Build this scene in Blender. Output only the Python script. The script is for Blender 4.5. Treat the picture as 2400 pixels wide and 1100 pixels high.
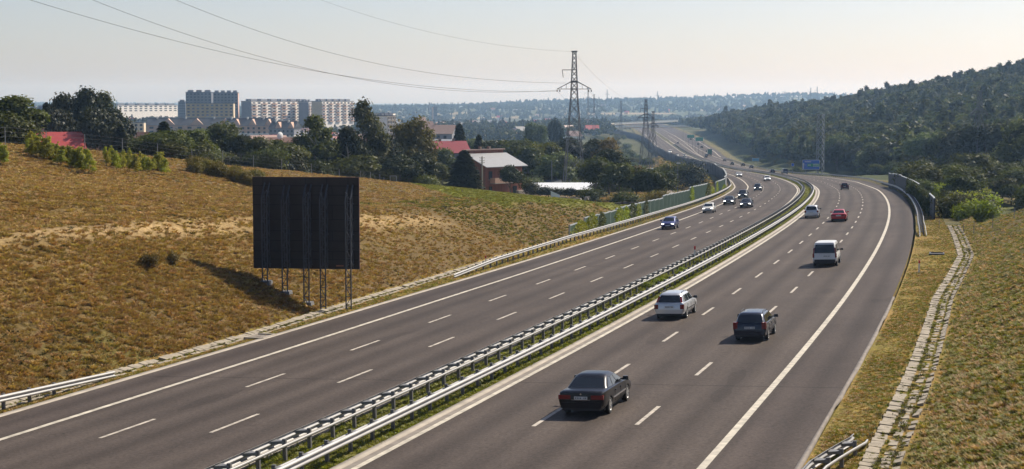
import bpy, bmesh, math, random
import numpy as np
from mathutils import Vector, Matrix
PI=math.pi
for _o in list(bpy.data.objects): bpy.data.objects.remove(_o)
SC=bpy.context.scene; COL=SC.collection
# ---------------------------------------------------------------- camera, world, sun, exposure
F=3699.55; CAMH=11.947; PITCH=0.083205
cam=bpy.data.cameras.new('camera'); camo=bpy.data.objects.new('camera',cam); COL.objects.link(camo)
camo.location=(0,0,CAMH); camo.rotation_euler=(PI/2-PITCH,0,0)
cam.sensor_width=36; cam.lens=36*F/2400; cam.clip_start=.5; cam.clip_end=40000
SC.camera=camo
SUN_EL=math.radians(43); SUN_AZ=math.radians(50)      # azimuth to the right of the view direction (+Y)
SUNV=Vector((math.sin(SUN_AZ)*math.cos(SUN_EL),math.cos(SUN_AZ)*math.cos(SUN_EL),math.sin(SUN_EL)))
W=bpy.data.worlds.new('World'); SC.world=W; W.use_nodes=True
nt=W.node_tree; bg=nt.nodes['Background']
sky=nt.nodes.new('ShaderNodeTexSky'); sky.sky_type='NISHITA'; sky.sun_disc=False
sky.sun_elevation=SUN_EL; sky.sun_rotation=SUN_AZ; sky.air_density=.85; sky.dust_density=1.0; sky.ozone_density=1.0; sky.altitude=0
_tn=nt.nodes.new('ShaderNodeMix'); _tn.data_type='RGBA'; _tn.blend_type='MULTIPLY'; _tn.inputs['Factor'].default_value=1; _tn.inputs['B'].default_value=(1.06,.985,1.03,1)
nt.links.new(sky.outputs[0],_tn.inputs['A']); nt.links.new(_tn.outputs['Result'],bg.inputs[0]); bg.inputs[1].default_value=.079
sl=bpy.data.lights.new('sun','SUN'); sl.energy=5.0; sl.angle=math.radians(.53); sl.color=(1,.93,.82)
so=bpy.data.objects.new('sun',sl); COL.objects.link(so); so.rotation_euler=SUNV.to_track_quat('Z','Y').to_euler(); so.location=(60,0,120)
SC.view_settings.view_transform='Standard'; SC.view_settings.look='None'; SC.view_settings.exposure=0.5; SC.view_settings.gamma=1
try:
    SC.cycles.use_denoising=True; SC.cycles.denoiser='OPENIMAGEDENOISE'
except Exception: pass
SC.cycles.max_bounces=6; SC.cycles.diffuse_bounces=3; SC.cycles.glossy_bounces=3; SC.cycles.transmission_bounces=4; SC.cycles.volume_bounces=1
SC.cycles.transparent_max_bounces=8
# ---------------------------------------------------------------- helpers
rng=np.random.default_rng(7); random.seed(7)
def tag(o,label=None,cat=None,group=None,kind=None):
    if label: o['label']=label
    if cat: o['category']=cat
    if group: o['group']=group
    if kind: o['kind']=kind
    return o
def empty(name,label,cat,loc=(0,0,0),rz=0,group=None):
    o=bpy.data.objects.new(name,None); COL.objects.link(o); o.location=loc; o.rotation_euler=(0,0,rz); o.empty_display_size=.2
    return tag(o,label,cat,group)
def link(name,me,parent=None,link_to=True):
    o=bpy.data.objects.new(name,me)
    if link_to: COL.objects.link(o)
    if parent is not None: o.parent=parent
    return o
def copy_tree(o,parent=None):
    c=o.copy(); COL.objects.link(c); c.parent=parent
    for ch in list(o.children): copy_tree(ch,c)
    return c
class MB:
    def __init__(s): s.v=[]; s.f=[]; s.m=[]
    def add(s,vs,fs,mi=0):
        b=len(s.v); s.v+= [tuple(v) for v in vs]; s.f+=[tuple(i+b for i in f) for f in fs]; s.m+=[mi]*len(fs)
    def box(s,c,d,mi=0,rz=0,M=None,taper=1.0):
        cx,cy,cz=c; hx,hy,hz=d[0]/2,d[1]/2,d[2]/2; vs=[]
        for z,k in ((-hz,1),(hz,taper)):
            for x,y in ((-hx,-hy),(hx,-hy),(hx,hy),(-hx,hy)): vs.append((x*k,y*k,z))
        ca,sa=math.cos(rz),math.sin(rz)
        vs=[(cx+x*ca-y*sa,cy+x*sa+y*ca,cz+z) for x,y,z in vs]
        if M is not None: vs=[M@Vector(v) for v in vs]
        s.add(vs,[(3,2,1,0),(4,5,6,7),(0,1,5,4),(1,2,6,5),(2,3,7,6),(3,0,4,7)],mi)
    def bar(s,a,b,w=.1,d=None,mi=0):
        a=Vector(a); b=Vector(b); d=d or w; t=(b-a)
        if t.length<1e-6: return
        t.normalize(); up=Vector((0,0,1)) if abs(t.z)<.95 else Vector((0,1,0))
        x=t.cross(up).normalized(); y=x.cross(t); vs=[]
        for p in (a,b):
            for i,j in ((-1,-1),(1,-1),(1,1),(-1,1)): vs.append(p+x*(i*w/2)+y*(j*d/2))
        s.add(vs,[(3,2,1,0),(4,5,6,7),(0,1,5,4),(1,2,6,5),(2,3,7,6),(3,0,4,7)],mi)
    def tube(s,pts,r,n=8,mi=0,cap=True):
        pts=[Vector(p) for p in pts]; k=len(pts); rr=r if isinstance(r,(list,tuple)) else [r]*k; base=len(s.v); fs=[]
        for i,p in enumerate(pts):
            t=(pts[min(i+1,k-1)]-pts[max(i-1,0)]).normalized(); up=Vector((0,0,1)) if abs(t.z)<.9 else Vector((0,1,0))
            x=t.cross(up).normalized(); y=x.cross(t)
            for j in range(n):
                a=2*PI*j/n; s.v.append(tuple(p+x*(rr[i]*math.cos(a))+y*(rr[i]*math.sin(a))))
        for i in range(k-1):
            for j in range(n):
                fs.append((base+i*n+j,base+i*n+(j+1)%n,base+(i+1)*n+(j+1)%n,base+(i+1)*n+j))
        if cap: fs.append(tuple(base+j for j in range(n))[::-1]); fs.append(tuple(base+(k-1)*n+j for j in range(n)))
        s.f+=fs; s.m+=[mi]*len(fs)
    def lathe(s,prof,n=24,axis='y',c=(0,0,0),mi=0):
        base=len(s.v); k=len(prof); fs=[]
        for j in range(n):
            a=2*PI*j/n
            for r,h in prof:
                x,y=r*math.cos(a),r*math.sin(a)
                p={'y':(x,h,y),'z':(x,y,h),'x':(h,x,y)}[axis]
                s.v.append((c[0]+p[0],c[1]+p[1],c[2]+p[2]))
        for j in range(n):
            for i in range(k-1):
                a0=base+j*k+i; b0=base+((j+1)%n)*k+i; fs.append((a0,a0+1,b0+1,b0))
        s.f+=fs; s.m+=[mi]*len(fs)
    def mesh(s,name,mats,smooth=None):
        me=bpy.data.meshes.new(name); me.from_pydata(s.v,[],s.f); 
        mats=mats if isinstance(mats,(list,tuple)) else [mats]
        for m in mats: me.materials.append(m)
        if len(mats)>1: me.polygons.foreach_set('material_index',np.array(s.m,dtype=np.int32))
        me.validate(); bm=bmesh.new(); bm.from_mesh(me); bmesh.ops.recalc_face_normals(bm,faces=bm.faces); bm.to_mesh(me); bm.free()
        if smooth is not None:
            me.shade_smooth() if hasattr(me,'shade_smooth') else None
            me.set_sharp_from_angle(angle=math.radians(smooth))
        me.update(); return me
    def build(s,name,mats,parent=None,smooth=None): return link(name,s.mesh(name,mats,smooth),parent)
def np_mesh(name,V,Q,mat,smooth=True,col=None,uv=None,mi=None):
    me=bpy.data.meshes.new(name); V=np.asarray(V,dtype=np.float32); Q=np.asarray(Q,dtype=np.int32); n=len(Q); k=Q.shape[1]
    me.vertices.add(len(V)); me.vertices.foreach_set('co',V.ravel()); me.loops.add(n*k); me.loops.foreach_set('vertex_index',Q.ravel())
    me.polygons.add(n); me.polygons.foreach_set('loop_start',np.arange(0,n*k,k,dtype=np.int32))
    for m in (mat if isinstance(mat,(list,tuple)) else [mat]): me.materials.append(m)
    if mi is not None: me.polygons.foreach_set('material_index',np.asarray(mi,dtype=np.int32))
    me.update(calc_edges=True)
    if smooth: me.polygons.foreach_set('use_smooth',np.ones(n,dtype=bool))
    if col is not None:
        a=me.attributes.new('tint','FLOAT_COLOR','POINT'); c4=np.ones((len(V),4),dtype=np.float32); c4[:,:3]=col; a.data.foreach_set('color',c4.ravel())
    if uv is not None:
        u=me.uv_layers.new(name='road'); u.data.foreach_set('uv',np.asarray(uv,dtype=np.float32)[Q.ravel()].ravel())
    me.validate(); return me
# ---------------------------------------------------------------- materials
def nodes_of(m): return m.node_tree.nodes,m.node_tree.links
def mat(name,col,rough=.75,var=.25,scale=3.0,metal=0,bump=0,spec=.5,coat=0,detail=6,emit=None,es=0,obj_rand=0):
    m=bpy.data.materials.new(name); m.use_nodes=True; N,L=nodes_of(m); p=N['Principled BSDF']
    p.inputs['Roughness'].default_value=rough; p.inputs['Metallic'].default_value=metal; p.inputs['Specular IOR Level'].default_value=spec
    if coat: p.inputs['Coat Weight'].default_value=coat; p.inputs['Coat Roughness'].default_value=.06
    tc=N.new('ShaderNodeTexCoord'); nz=N.new('ShaderNodeTexNoise'); nz.inputs['Scale'].default_value=scale; nz.inputs['Detail'].default_value=detail
    L.new(tc.outputs['Object'],nz.inputs['Vector'])
    mp=N.new('ShaderNodeMapRange'); mp.inputs[1].default_value=.25; mp.inputs[2].default_value=.75; mp.inputs[3].default_value=1-var; mp.inputs[4].default_value=1+var
    L.new(nz.outputs[0],mp.inputs[0]); mx=N.new('ShaderNodeVectorMath'); mx.operation='SCALE'; mx.inputs[0].default_value=col[:3]; L.new(mp.outputs[0],mx.inputs['Scale'])
    out=mx.outputs[0]
    if obj_rand:
        oi=N.new('ShaderNodeObjectInfo'); m2=N.new('ShaderNodeMapRange'); m2.inputs[3].default_value=1-obj_rand; m2.inputs[4].default_value=1+obj_rand
        L.new(oi.outputs['Random'],m2.inputs[0]); s2=N.new('ShaderNodeVectorMath'); s2.operation='SCALE'; L.new(out,s2.inputs[0]); L.new(m2.outputs[0],s2.inputs['Scale']); out=s2.outputs[0]
    L.new(out,p.inputs['Base Color'])
    if bump:
        b=N.new('ShaderNodeBump'); b.inputs['Strength'].default_value=bump; b.inputs['Distance'].default_value=.05; L.new(nz.outputs[0],b.inputs['Height']); L.new(b.outputs[0],p.inputs['Normal'])
    if emit: p.inputs['Emission Color'].default_value=(*emit,1); p.inputs['Emission Strength'].default_value=es
    return m
def leaf_mat(name,c1,c2,trans=.35,orand=.25):
    m=bpy.data.materials.new(name); m.use_nodes=True; N,L=nodes_of(m); N.remove(N['Principled BSDF']); out=N['Material Output']
    g=N.new('ShaderNodeNewGeometry'); oi=N.new('ShaderNodeObjectInfo')
    tc=N.new('ShaderNodeTexCoord'); nz=N.new('ShaderNodeTexNoise'); nz.inputs['Scale'].default_value=.55; nz.inputs['Detail'].default_value=3; L.new(tc.outputs['Object'],nz.inputs['Vector'])
    ad=N.new('ShaderNodeMath'); ad.operation='MULTIPLY_ADD'; ad.inputs[1].default_value=.5; L.new(g.outputs['Random Per Island'],ad.inputs[0])
    ms=N.new('ShaderNodeMapRange'); ms.inputs[1].default_value=.3; ms.inputs[2].default_value=.7; ms.inputs[3].default_value=0; ms.inputs[4].default_value=.5; L.new(nz.outputs[0],ms.inputs[0]); L.new(ms.outputs[0],ad.inputs[2])
    mix=N.new('ShaderNodeMix'); mix.data_type='RGBA'; mix.inputs['A'].default_value=(*c1,1); mix.inputs['B'].default_value=(*c2,1); L.new(ad.outputs[0],mix.inputs['Factor'])
    hs=N.new('ShaderNodeHueSaturation'); mr=N.new('ShaderNodeMapRange'); mr.inputs[3].default_value=1-orand; mr.inputs[4].default_value=1+orand; L.new(oi.outputs['Random'],mr.inputs[0]); L.new(mr.outputs[0],hs.inputs['Value'])
    wn=N.new('ShaderNodeTexWhiteNoise'); wn.noise_dimensions='1D'; L.new(oi.outputs['Random'],wn.inputs['W']); mh=N.new('ShaderNodeMapRange'); mh.inputs[3].default_value=.475; mh.inputs[4].default_value=.52; L.new(wn.outputs[0],mh.inputs[0]); L.new(mh.outputs[0],hs.inputs['Hue'])
    L.new(mix.outputs['Result'],hs.inputs['Color'])
    d=N.new('ShaderNodeBsdfDiffuse'); t=N.new('ShaderNodeBsdfTranslucent'); L.new(hs.outputs[0],d.inputs[0])
    ye=N.new('ShaderNodeMix'); ye.data_type='RGBA'; ye.blend_type='MULTIPLY'; ye.inputs['Factor'].default_value=1; ye.inputs['B'].default_value=(1.15,1.25,.6,1); L.new(hs.outputs[0],ye.inputs['A']); L.new(ye.outputs['Result'],t.inputs[0])
    gl=N.new('ShaderNodeBsdfGlossy'); gl.inputs['Roughness'].default_value=.5; gl.inputs['Color'].default_value=(.5,.5,.5,1)
    ms2=N.new('ShaderNodeMixShader'); ms2.inputs[0].default_value=trans; L.new(d.outputs[0],ms2.inputs[1]); L.new(t.outputs[0],ms2.inputs[2])
    ms3=N.new('ShaderNodeMixShader'); ms3.inputs[0].default_value=.035; L.new(ms2.outputs[0],ms3.inputs[1]); L.new(gl.outputs[0],ms3.inputs[2]); L.new(ms3.outputs[0],out.inputs[0])
    return m
HAZE=.000118
M={}
M['steel']=mat('galvanised_steel',(.33,.32,.30),.5,.14,1.5,metal=.25)
M['post']=mat('dark_steel_post',(.16,.155,.15),.6,.2,2,metal=.4)
M['lattice']=mat('pylon_steel',(.14,.145,.15),.6,.15,.5,metal=.3)
M['lattice_light']=mat('pylon_grey_paint',(.20,.21,.215),.6,.15,.5)
M['concrete']=mat('concrete',(.34,.295,.235),.9,.25,1.2,bump=.3)
M['slab']=mat('drain_slab_concrete',(.28,.235,.17),.9,.3,2.5,bump=.4)
M['paint']=mat('road_paint',(.46,.41,.32),.7,.38,2.2)
M['paint_worn']=mat('worn_road_paint',(.40,.35,.28),.75,.45,3)
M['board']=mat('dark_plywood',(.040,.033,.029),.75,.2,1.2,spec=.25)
M['board_seam']=mat('board_seam',(.006,.006,.006),.9,.1)
M['truss']=mat('billboard_steel',(.055,.06,.07),.55,.2,2,metal=.3)
M['noise_green']=mat('noise_panel_green',(.035,.085,.05),.7,.2,.8)
M['noise_rail']=mat('noise_panel_rail',(.26,.28,.27),.6,.15,1.2)
M['noise_dark']=mat('noise_wall_dark',(.035,.04,.046),.75,.25,.4)
M['tyre']=mat('tyre_rubber',(.016,.016,.016),.85,.15,6)
M['rim']=mat('alloy_rim',(.55,.54,.52),.32,.1,6,metal=.7)
M['glass']=mat('car_glass',(.012,.015,.018),.06,.1,1,spec=.6)
M['trim']=mat('black_trim',(.015,.015,.016),.55,.1,5)
M['red_lamp']=mat('tail_lamp_red',(.17,.007,.007),.2,.1,5,spec=.6)
M['head_lamp']=mat('head_lamp_lit',(.9,.9,.86),.2,.05,5,emit=(1,.97,.9),es=5)
M['clear_lamp']=mat('lamp_clear',(.7,.7,.68),.2,.05,5)
M['plate']=mat('number_plate',(.55,.55,.52),.5,.05,5)
M['ink']=mat('plate_ink',(.03,.03,.035),.6,.05,5)
M['chrome']=mat('chrome_strip',(.6,.6,.6),.2,.05,5,metal=.9)
M['wood']=mat('grey_wood_pole',(.25,.22,.19),.85,.25,3)
M['bark']=mat('bark',(.085,.065,.048),.9,.35,4,bump=.5)
M['birch']=mat('birch_bark',(.45,.42,.37),.85,.4,3)
M['red_paint']=mat('red_reflector',(.5,.02,.02),.5,.1)
M['white_paint']=mat('white_plastic',(.7,.7,.68),.6,.08)
M['sign_blue']=mat('sign_blue',(.02,.12,.50),.45,.08,1)
M['sign_green']=mat('sign_green',(.015,.28,.15),.45,.08,1)
M['sign_white']=mat('sign_white',(.75,.76,.76),.45,.05,1)
M['wire']=mat('cable',(.05,.05,.055),.6,.1)
M['lf_broad']=leaf_mat('broadleaf_foliage',(.020,.029,.006),(.125,.130,.026))
M['lf_dark']=leaf_mat('dark_foliage',(.009,.014,.006),(.058,.064,.020),.2)
M['lf_forest']=leaf_mat('forest_foliage',(.015,.022,.008),(.115,.118,.031),.3,.40)
M['lf_birch']=leaf_mat('birch_foliage',(.022,.026,.007),(.13,.125,.032))
M['lf_lime']=leaf_mat('bright_foliage',(.11,.14,.012),(.32,.33,.03),.48)
M['lf_sapling']=leaf_mat('sapling_foliage',(.15,.165,.014),(.40,.37,.035),.5)
M['lf_olive']=leaf_mat('olive_foliage',(.075,.065,.014),(.19,.145,.03),.35)
M['lf_brown']=leaf_mat('brown_foliage',(.06,.038,.018),(.13,.08,.035),.3)
M['lf_grey']=leaf_mat('grey_green_foliage',(.05,.065,.025),(.17,.19,.07),.3)
M['dry']=leaf_mat('dry_grass',(.20,.122,.043),(.53,.345,.125),.3,.35)
M['green_grass']=leaf_mat('green_grass_blades',(.105,.107,.012),(.26,.24,.03),.3,.3)
M['median_grass']=leaf_mat('median_grass_blades',(.13,.14,.022),(.28,.265,.045),.35,.3)
M['scrub']=leaf_mat('dark_scrub',(.035,.036,.014),(.085,.075,.03),.3,.3)
# ---------------------------------------------------------------- road alignment: x, y, z, superelevation every 20 m
NODES=[(-45.533,-69.857,1.183,0.035),(-39.55,-50.774,0.966,0.035),(-33.567,-31.691,0.749,0.035),(-27.584,-12.607,0.532,0.035),(-21.601,6.476,0.314,0.035),(-15.618,25.56,0.097,0.035),(-9.635,44.643,-0.12,0.035),(-3.652,63.727,-0.337,0.036),(2.193,82.853,-0.591,0.036),(7.88,102.026,-0.862,0.036),(13.397,121.249,-1.159,0.039),(18.733,140.523,-1.495,0.04),(23.897,159.844,-1.875,0.041),(28.908,179.206,-2.294,0.041),(33.758,198.608,-2.743,0.042),(38.442,218.051,-3.213,0.043),(42.959,237.533,-3.699,0.046),(47.296,257.056,-4.198,0.049),(51.453,276.618,-4.721,0.05),(55.447,296.215,-5.279,0.053),(59.307,315.838,-5.881,0.051),(62.986,335.495,-6.522,0.045),(66.405,355.199,-7.169,0.044),(69.62,374.937,-7.784,0.044),(72.619,394.708,-8.333,0.045),(75.031,414.554,-8.803,0.033),(77.249,434.42,-9.273,0.022),(79.096,454.325,-9.738,0.01),(80.625,474.26,-10.219,-0.003),(81.901,494.215,-10.727,-0.015),(83.009,514.183,-11.268,-0.027),(84.017,534.157,-11.838,-0.036),(84.971,554.134,-12.425,-0.043),(85.906,574.112,-13.012,-0.048),(86.856,594.09,-13.586,-0.052),(87.848,614.065,-14.137,-0.054),(88.9,634.037,-14.661,-0.055),(90.022,654.005,-15.157,-0.056),(91.21,673.969,-15.624,-0.056),(92.449,693.931,-16.063,-0.056),(93.72,713.89,-16.473,-0.056),(95.005,733.849,-16.859,-0.055),(96.285,753.808,-17.22,-0.054),(97.552,773.768,-17.557,-0.054),(98.798,793.729,-17.87,-0.053),(100.022,813.691,-18.157,-0.051),(101.224,833.655,-18.418,-0.049),(102.4,853.62,-18.653,-0.047),(103.548,873.587,-18.864,-0.044),(104.665,893.556,-19.055,-0.041),(105.755,913.526,-19.227,-0.038),(106.824,933.498,-19.385,-0.034),(107.889,953.469,-19.53,-0.03),(108.97,973.44,-19.665,-0.025),(110.093,993.408,-19.791,-0.02),(111.279,1013.372,-19.909,-0.015),(112.535,1033.332,-20.015,-0.011),(113.84,1053.289,-20.102,-0.007),(115.16,1073.245,-20.164,-0.005),(116.46,1093.203,-20.197,-0.003),(117.727,1113.162,-20.207,-0.002),(118.967,1133.124,-20.202,-0.002),(120.194,1153.086,-20.192,-0.001),(121.418,1173.048,-20.181,-0.001),(122.642,1193.011,-20.169,-0.001),(123.865,1212.973,-20.158,-0.001),(125.089,1232.936,-20.146,-0.001),(126.312,1252.899,-20.132,-0.001),(127.533,1272.861,-20.115,-0.001),(128.751,1292.824,-20.089,-0.001),(129.965,1312.787,-20.054,-0.0),(131.174,1332.751,-20.009,-0.0),(132.381,1352.714,-19.956,-0.0),(133.586,1372.678,-19.899,-0.0),(134.79,1392.642,-19.841,-0.0),(135.995,1412.605,-19.783,-0.0),(137.199,1432.569,-19.725,-0.0),(138.403,1452.533,-19.667,0.0),(139.608,1472.496,-19.608,0.0),(140.812,1492.46,-19.55,0.0),(142.016,1512.424,-19.492,0.0),(143.22,1532.388,-19.434,0.0),(144.423,1552.351,-19.376,0.0),(145.621,1572.315,-19.318,0.0),(146.812,1592.28,-19.26,0.0),(147.993,1612.245,-19.203,0.0),(149.163,1632.211,-19.146,0.0),(150.325,1652.177,-19.09,0.0),(151.483,1672.143,-19.034,0.0),(152.639,1692.11,-18.978,0.0),(153.795,1712.077,-18.922,0.0),(154.95,1732.043,-18.865,0.0),(156.1,1752.01,-18.807,0.0),(157.233,1771.978,-18.743,0.0),(158.335,1791.947,-18.67,0.0),(159.393,1811.919,-18.582,0.0),(160.407,1831.893,-18.479,0.0),(161.386,1851.869,-18.365,0.0),(162.346,1871.846,-18.246,0.0),(163.3,1891.823,-18.124,0.0),(164.252,1911.8,-18.001,0.0),(165.203,1931.778,-17.879,0.0),(166.152,1951.755,-17.759,0.0),(167.094,1971.733,-17.644,0.0),(168.022,1991.711,-17.541,0.0),(168.929,2011.691,-17.455,0.0),(169.814,2031.671,-17.385,0.0),(170.683,2051.652,-17.329,0.0),(171.543,2071.634,-17.28,0.0),(172.4,2091.615,-17.234,0.0),(173.255,2111.597,-17.189,0.0),(174.111,2131.579,-17.144,0.0),(174.967,2151.56,-17.098,0.0),(175.822,2171.542,-17.053,0.0),(176.678,2191.524,-17.007,0.0),(177.534,2211.506,-16.962,0.0),(178.389,2231.487,-16.917,0.0),(179.245,2251.469,-16.871,0.0)]

_N=np.array(NODES); S0=-120.0; _t=np.arange(len(_N))*20.0; _tt=np.arange(0,_t[-1],1.0)
_i=np.clip((_tt//20).astype(int),0,len(_N)-2); _u=((_tt-_i*20)/20)[:,None]
_P0=_N[np.clip(_i-1,0,None)];_P1=_N[_i];_P2=_N[_i+1];_P3=_N[np.clip(_i+2,None,len(_N)-1)]
RQ=.5*((2*_P1)+(-_P0+_P2)*_u+(2*_P0-5*_P1+4*_P2-_P3)*_u*_u+(-_P0+3*_P1-3*_P2+_P3)*_u**3)
RS=_tt+S0; _T=np.gradient(RQ[:,:2],axis=0); _T/=np.linalg.norm(_T,axis=1)[:,None]; _GZ=np.gradient(RQ[:,2])
def rp(s,o,dz=0.0):
    g=lambda a:np.interp(s,RS,a); tx,ty=g(_T[:,0]),g(_T[:,1]); n=np.hypot(tx,ty); tx,ty=tx/n,ty/n
    return np.array([g(RQ[:,0])+o*ty,g(RQ[:,1])-o*tx,g(RQ[:,2])+g(RQ[:,3])*o+dz])
def frame(s):
    tx,ty=np.interp(s,RS,_T[:,0]),np.interp(s,RS,_T[:,1]); f=Vector((tx,ty,np.interp(s,RS,_GZ))).normalized()
    b=np.interp(s,RS,RQ[:,3]); l=Vector((-ty,tx,-b)).normalized(); u=f.cross(l).normalized(); l=u.cross(f); return f,l,u
_c=RQ[::10]; _cs=RS[::10]
def road_so(x,y):
    x=np.asarray(x,float).ravel(); y=np.asarray(y,float).ravel(); s=np.empty_like(x); o=np.empty_like(x); dd=np.empty_like(x)
    for a in range(0,len(x),20000):
        X=x[a:a+20000,None]; Y=y[a:a+20000,None]; k=((X-_c[:,0])**2+(Y-_c[:,1])**2).argmin(1); best=np.full(len(k),1e18)
        for off in (-1,0):
            i=np.clip(k+off,0,len(_c)-2); A=_c[i,:2]; B=_c[i+1,:2]-A; P=np.stack([X[:,0],Y[:,0]],1)-A
            t=np.clip((P*B).sum(1)/(B*B).sum(1),0,1); R=P-B*t[:,None]; d2=(R*R).sum(1); cr=(B[:,0]*P[:,1]-B[:,1]*P[:,0])
            w=d2<best; best=np.where(w,d2,best); s[a:a+20000]=np.where(w,_cs[i]+t*10,s[a:a+20000]); o[a:a+20000]=np.where(w,-np.sign(cr)*np.sqrt(d2),o[a:a+20000])
    return s,o
def up(px,py,Y):                       # world point at depth Y under the pixel of the photograph
    u=(px-1200)/F; v=(550-py)/F; cp,sp=math.cos(PITCH),math.sin(PITCH); k=Y/(cp+v*sp); return (u*k,Y,CAMH+k*(-sp+v*cp))
HB=2.172; LE=HB+11.25+3.107; RE=HB+11.25+2.912       # inner edge line, left asphalt edge, right asphalt edge
def widen(s): return np.interp(s,[820,1000,1300,1500],[0,7,12,14])     # the carriageway opens to the slip road
OLs=[-120,41,54,75,104,130,400]; OLv=[18.3,18.3,18.9,19.6,20.6,20.6,20.6]
ORs=[-120,11,30,61,94,137,400]; ORv=[18.1,18.2,18.5,18.7,20.2,19.8,19.8]
def oL(s): return -np.interp(s,OLs,OLv)-.95
def oR(s): return np.interp(s,ORs,ORv)+1.9
# ---------------------------------------------------------------- terrain
CT=[]
def C(px,py,Y): CT.append(up(px,py,Y))
def CZ(x,y,z): CT.append((x,y,z))
for q in [(0,545,89.6),(300,525,101.7),(600,507,118),(800,497,132),(900,490,140.7),(1050,485,155),(1180,478,175),(1300,472,204),(1480,482,232),(-300,562,80),(-800,590,70),(-1600,600,60),
          (0,450,112),(300,452,124),(600,462,150),(800,470,168),(-500,450,110),
          (0,343,166),(100,347,177),(218,357,188),(371,372,205),(447,383,213),(560,393,227),(727,414.5,247),(844,429,254),(931,441,262),(1045,444,255),(1127,448,250),(1209,456,238),(1300,465,222),(-600,330,170),(-1500,320,170)]: C(*q)
for q in [(-88,300,-1.5),(-60,290,0),(-120,330,-1),(-50,350,-5),(-40,420,-8),(-4.5,330,-7.2),(13.9,354,-9.2),(25,300,-7.0),(37,330,-8.2),(-300,420,1),(-200,700,-10),(-100,800,-14),(0,700,-16),
          (42,447,-10.0),(47,520,-14),(52,620,-18),(60,800,-22),(80,754,-19.3),(40,1000,-24),(100,1150,-25),(80,1500,-25),(-200,1500,-19),(-500,1500,-14),(-700,2000,-12),(-300,2500,-25),(200,2200,-24),(500,2600,-24),
          (0,3500,-32),(-900,4000,-14),(1200,4000,-18),(0,7000,-38),(-2500,8500,8),(-1200,9500,2),(0,11500,-4),(2000,11500,8),(5000,11000,20),(-6000,10000,30),(-9000,9000,40),(9000,9000,60),(-3000,3000,10)]: CZ(*q)
# far wooded ridge to the right of the pylon and the ridge beyond it
for px,py,Y in [(1130,253,5000),(1220,244,5000),(1350,241,5000),(1480,240,5000),(1600,236,5200),(1720,230,5400),(1850,226,5400),(1950,228,5400)]: C(px,py,Y)
for px in (1130,1300,1500,1700,1900): C(px,262,4000); CZ((px-1200)/F*6500,6500,-30)
# right side: dry slope, scrub strip, wooded hill
for q in [(48.7,150,3.3),(44,137,4.9),(62,140,5.5),(41.3,171,-1.7),(36,110,9.5),(34,60,13),(80,120,9),(60,40,15),(90,170,1.5),(70,190,-2.4),(110,210,-2.2),(50,200,-3.0),(80,250,-4.6),(130,230,-3.6),
          (110,330,-7.6),(140,300,-5.6),(90,400,-9),(104,566,-11.5),(85,470,-9.9),(120,474,-9.6),(98,362,-8),(250,330,-3),(150,966,-19.5),(118,700,-15.5),(135,850,-18),(160,600,-10.5),(165,440,-7.0),(200,380,-5),
          (300,920,17.5),(360,800,23),(420,900,36),(520,950,48),(270,1000,12.3),(262,1140,7.2),(262,1250,2.8),(240,1450,-3),(205,1550,-8),(330,1500,4),(450,1350,20),(600,1800,5),(210,640,-3),(260,640,2.0),(330,650,10),(180,760,-6),(200,900,-4),(190,1150,-8),
          (400,2200,-16),(800,2500,-5),(700,600,30),(400,420,4),(200,100,24),(900,1200,45)]: CZ(*q)
for s in range(230,2140,60):
    for o in (-26,26 if s<850 else 40):
        p=rp(s,o); CZ(p[0],p[1],p[2]-(.6 if o>0 or s<330 else 3.2 if s<1250 else 1.0))
CT=np.array(CT); _reg=12.0
def _phi(d2): return np.sqrt(d2+_reg**2)
_D=((CT[:,None,:2]-CT[None,:,:2])**2).sum(2); _n=len(CT)
_A=np.zeros((_n+3,_n+3)); _A[:_n,:_n]=_phi(_D); _A[:_n,_n]=1; _A[:_n,_n+1:_n+3]=CT[:,:2]/1000; _A[_n,:_n]=1; _A[_n+1:_n+3,:_n]=CT[:,:2].T/1000
_w=np.linalg.solve(_A+1e-9*np.eye(_n+3),np.concatenate([CT[:,2],[0,0,0]]))
def natural(x,y):
    z=np.empty_like(x)
    for a in range(0,len(x),20000):
        P=np.stack([x[a:a+20000],y[a:a+20000]],1); d2=((P[:,None,:]-CT[None,:,:2])**2).sum(2); z[a:a+20000]=_phi(d2)@_w[:_n]+_w[_n]+P@_w[_n+1:]/1000
    return z
def hsh(ix,iy): 
    h=np.sin(ix*127.1+iy*311.7)*43758.5453; return h-np.floor(h)
def vnoise(x,y,sc):
    x=x/sc; y=y/sc; ix=np.floor(x); iy=np.floor(y); fx=x-ix; fy=y-iy; fx=fx*fx*(3-2*fx); fy=fy*fy*(3-2*fy)
    return (hsh(ix,iy)*(1-fx)+hsh(ix+1,iy)*fx)*(1-fy)+(hsh(ix,iy+1)*(1-fx)+hsh(ix+1,iy+1)*fx)*fy
def sstep(a,b,x): t=np.clip((x-a)/(b-a),0,1); return t*t*(3-2*t)
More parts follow.
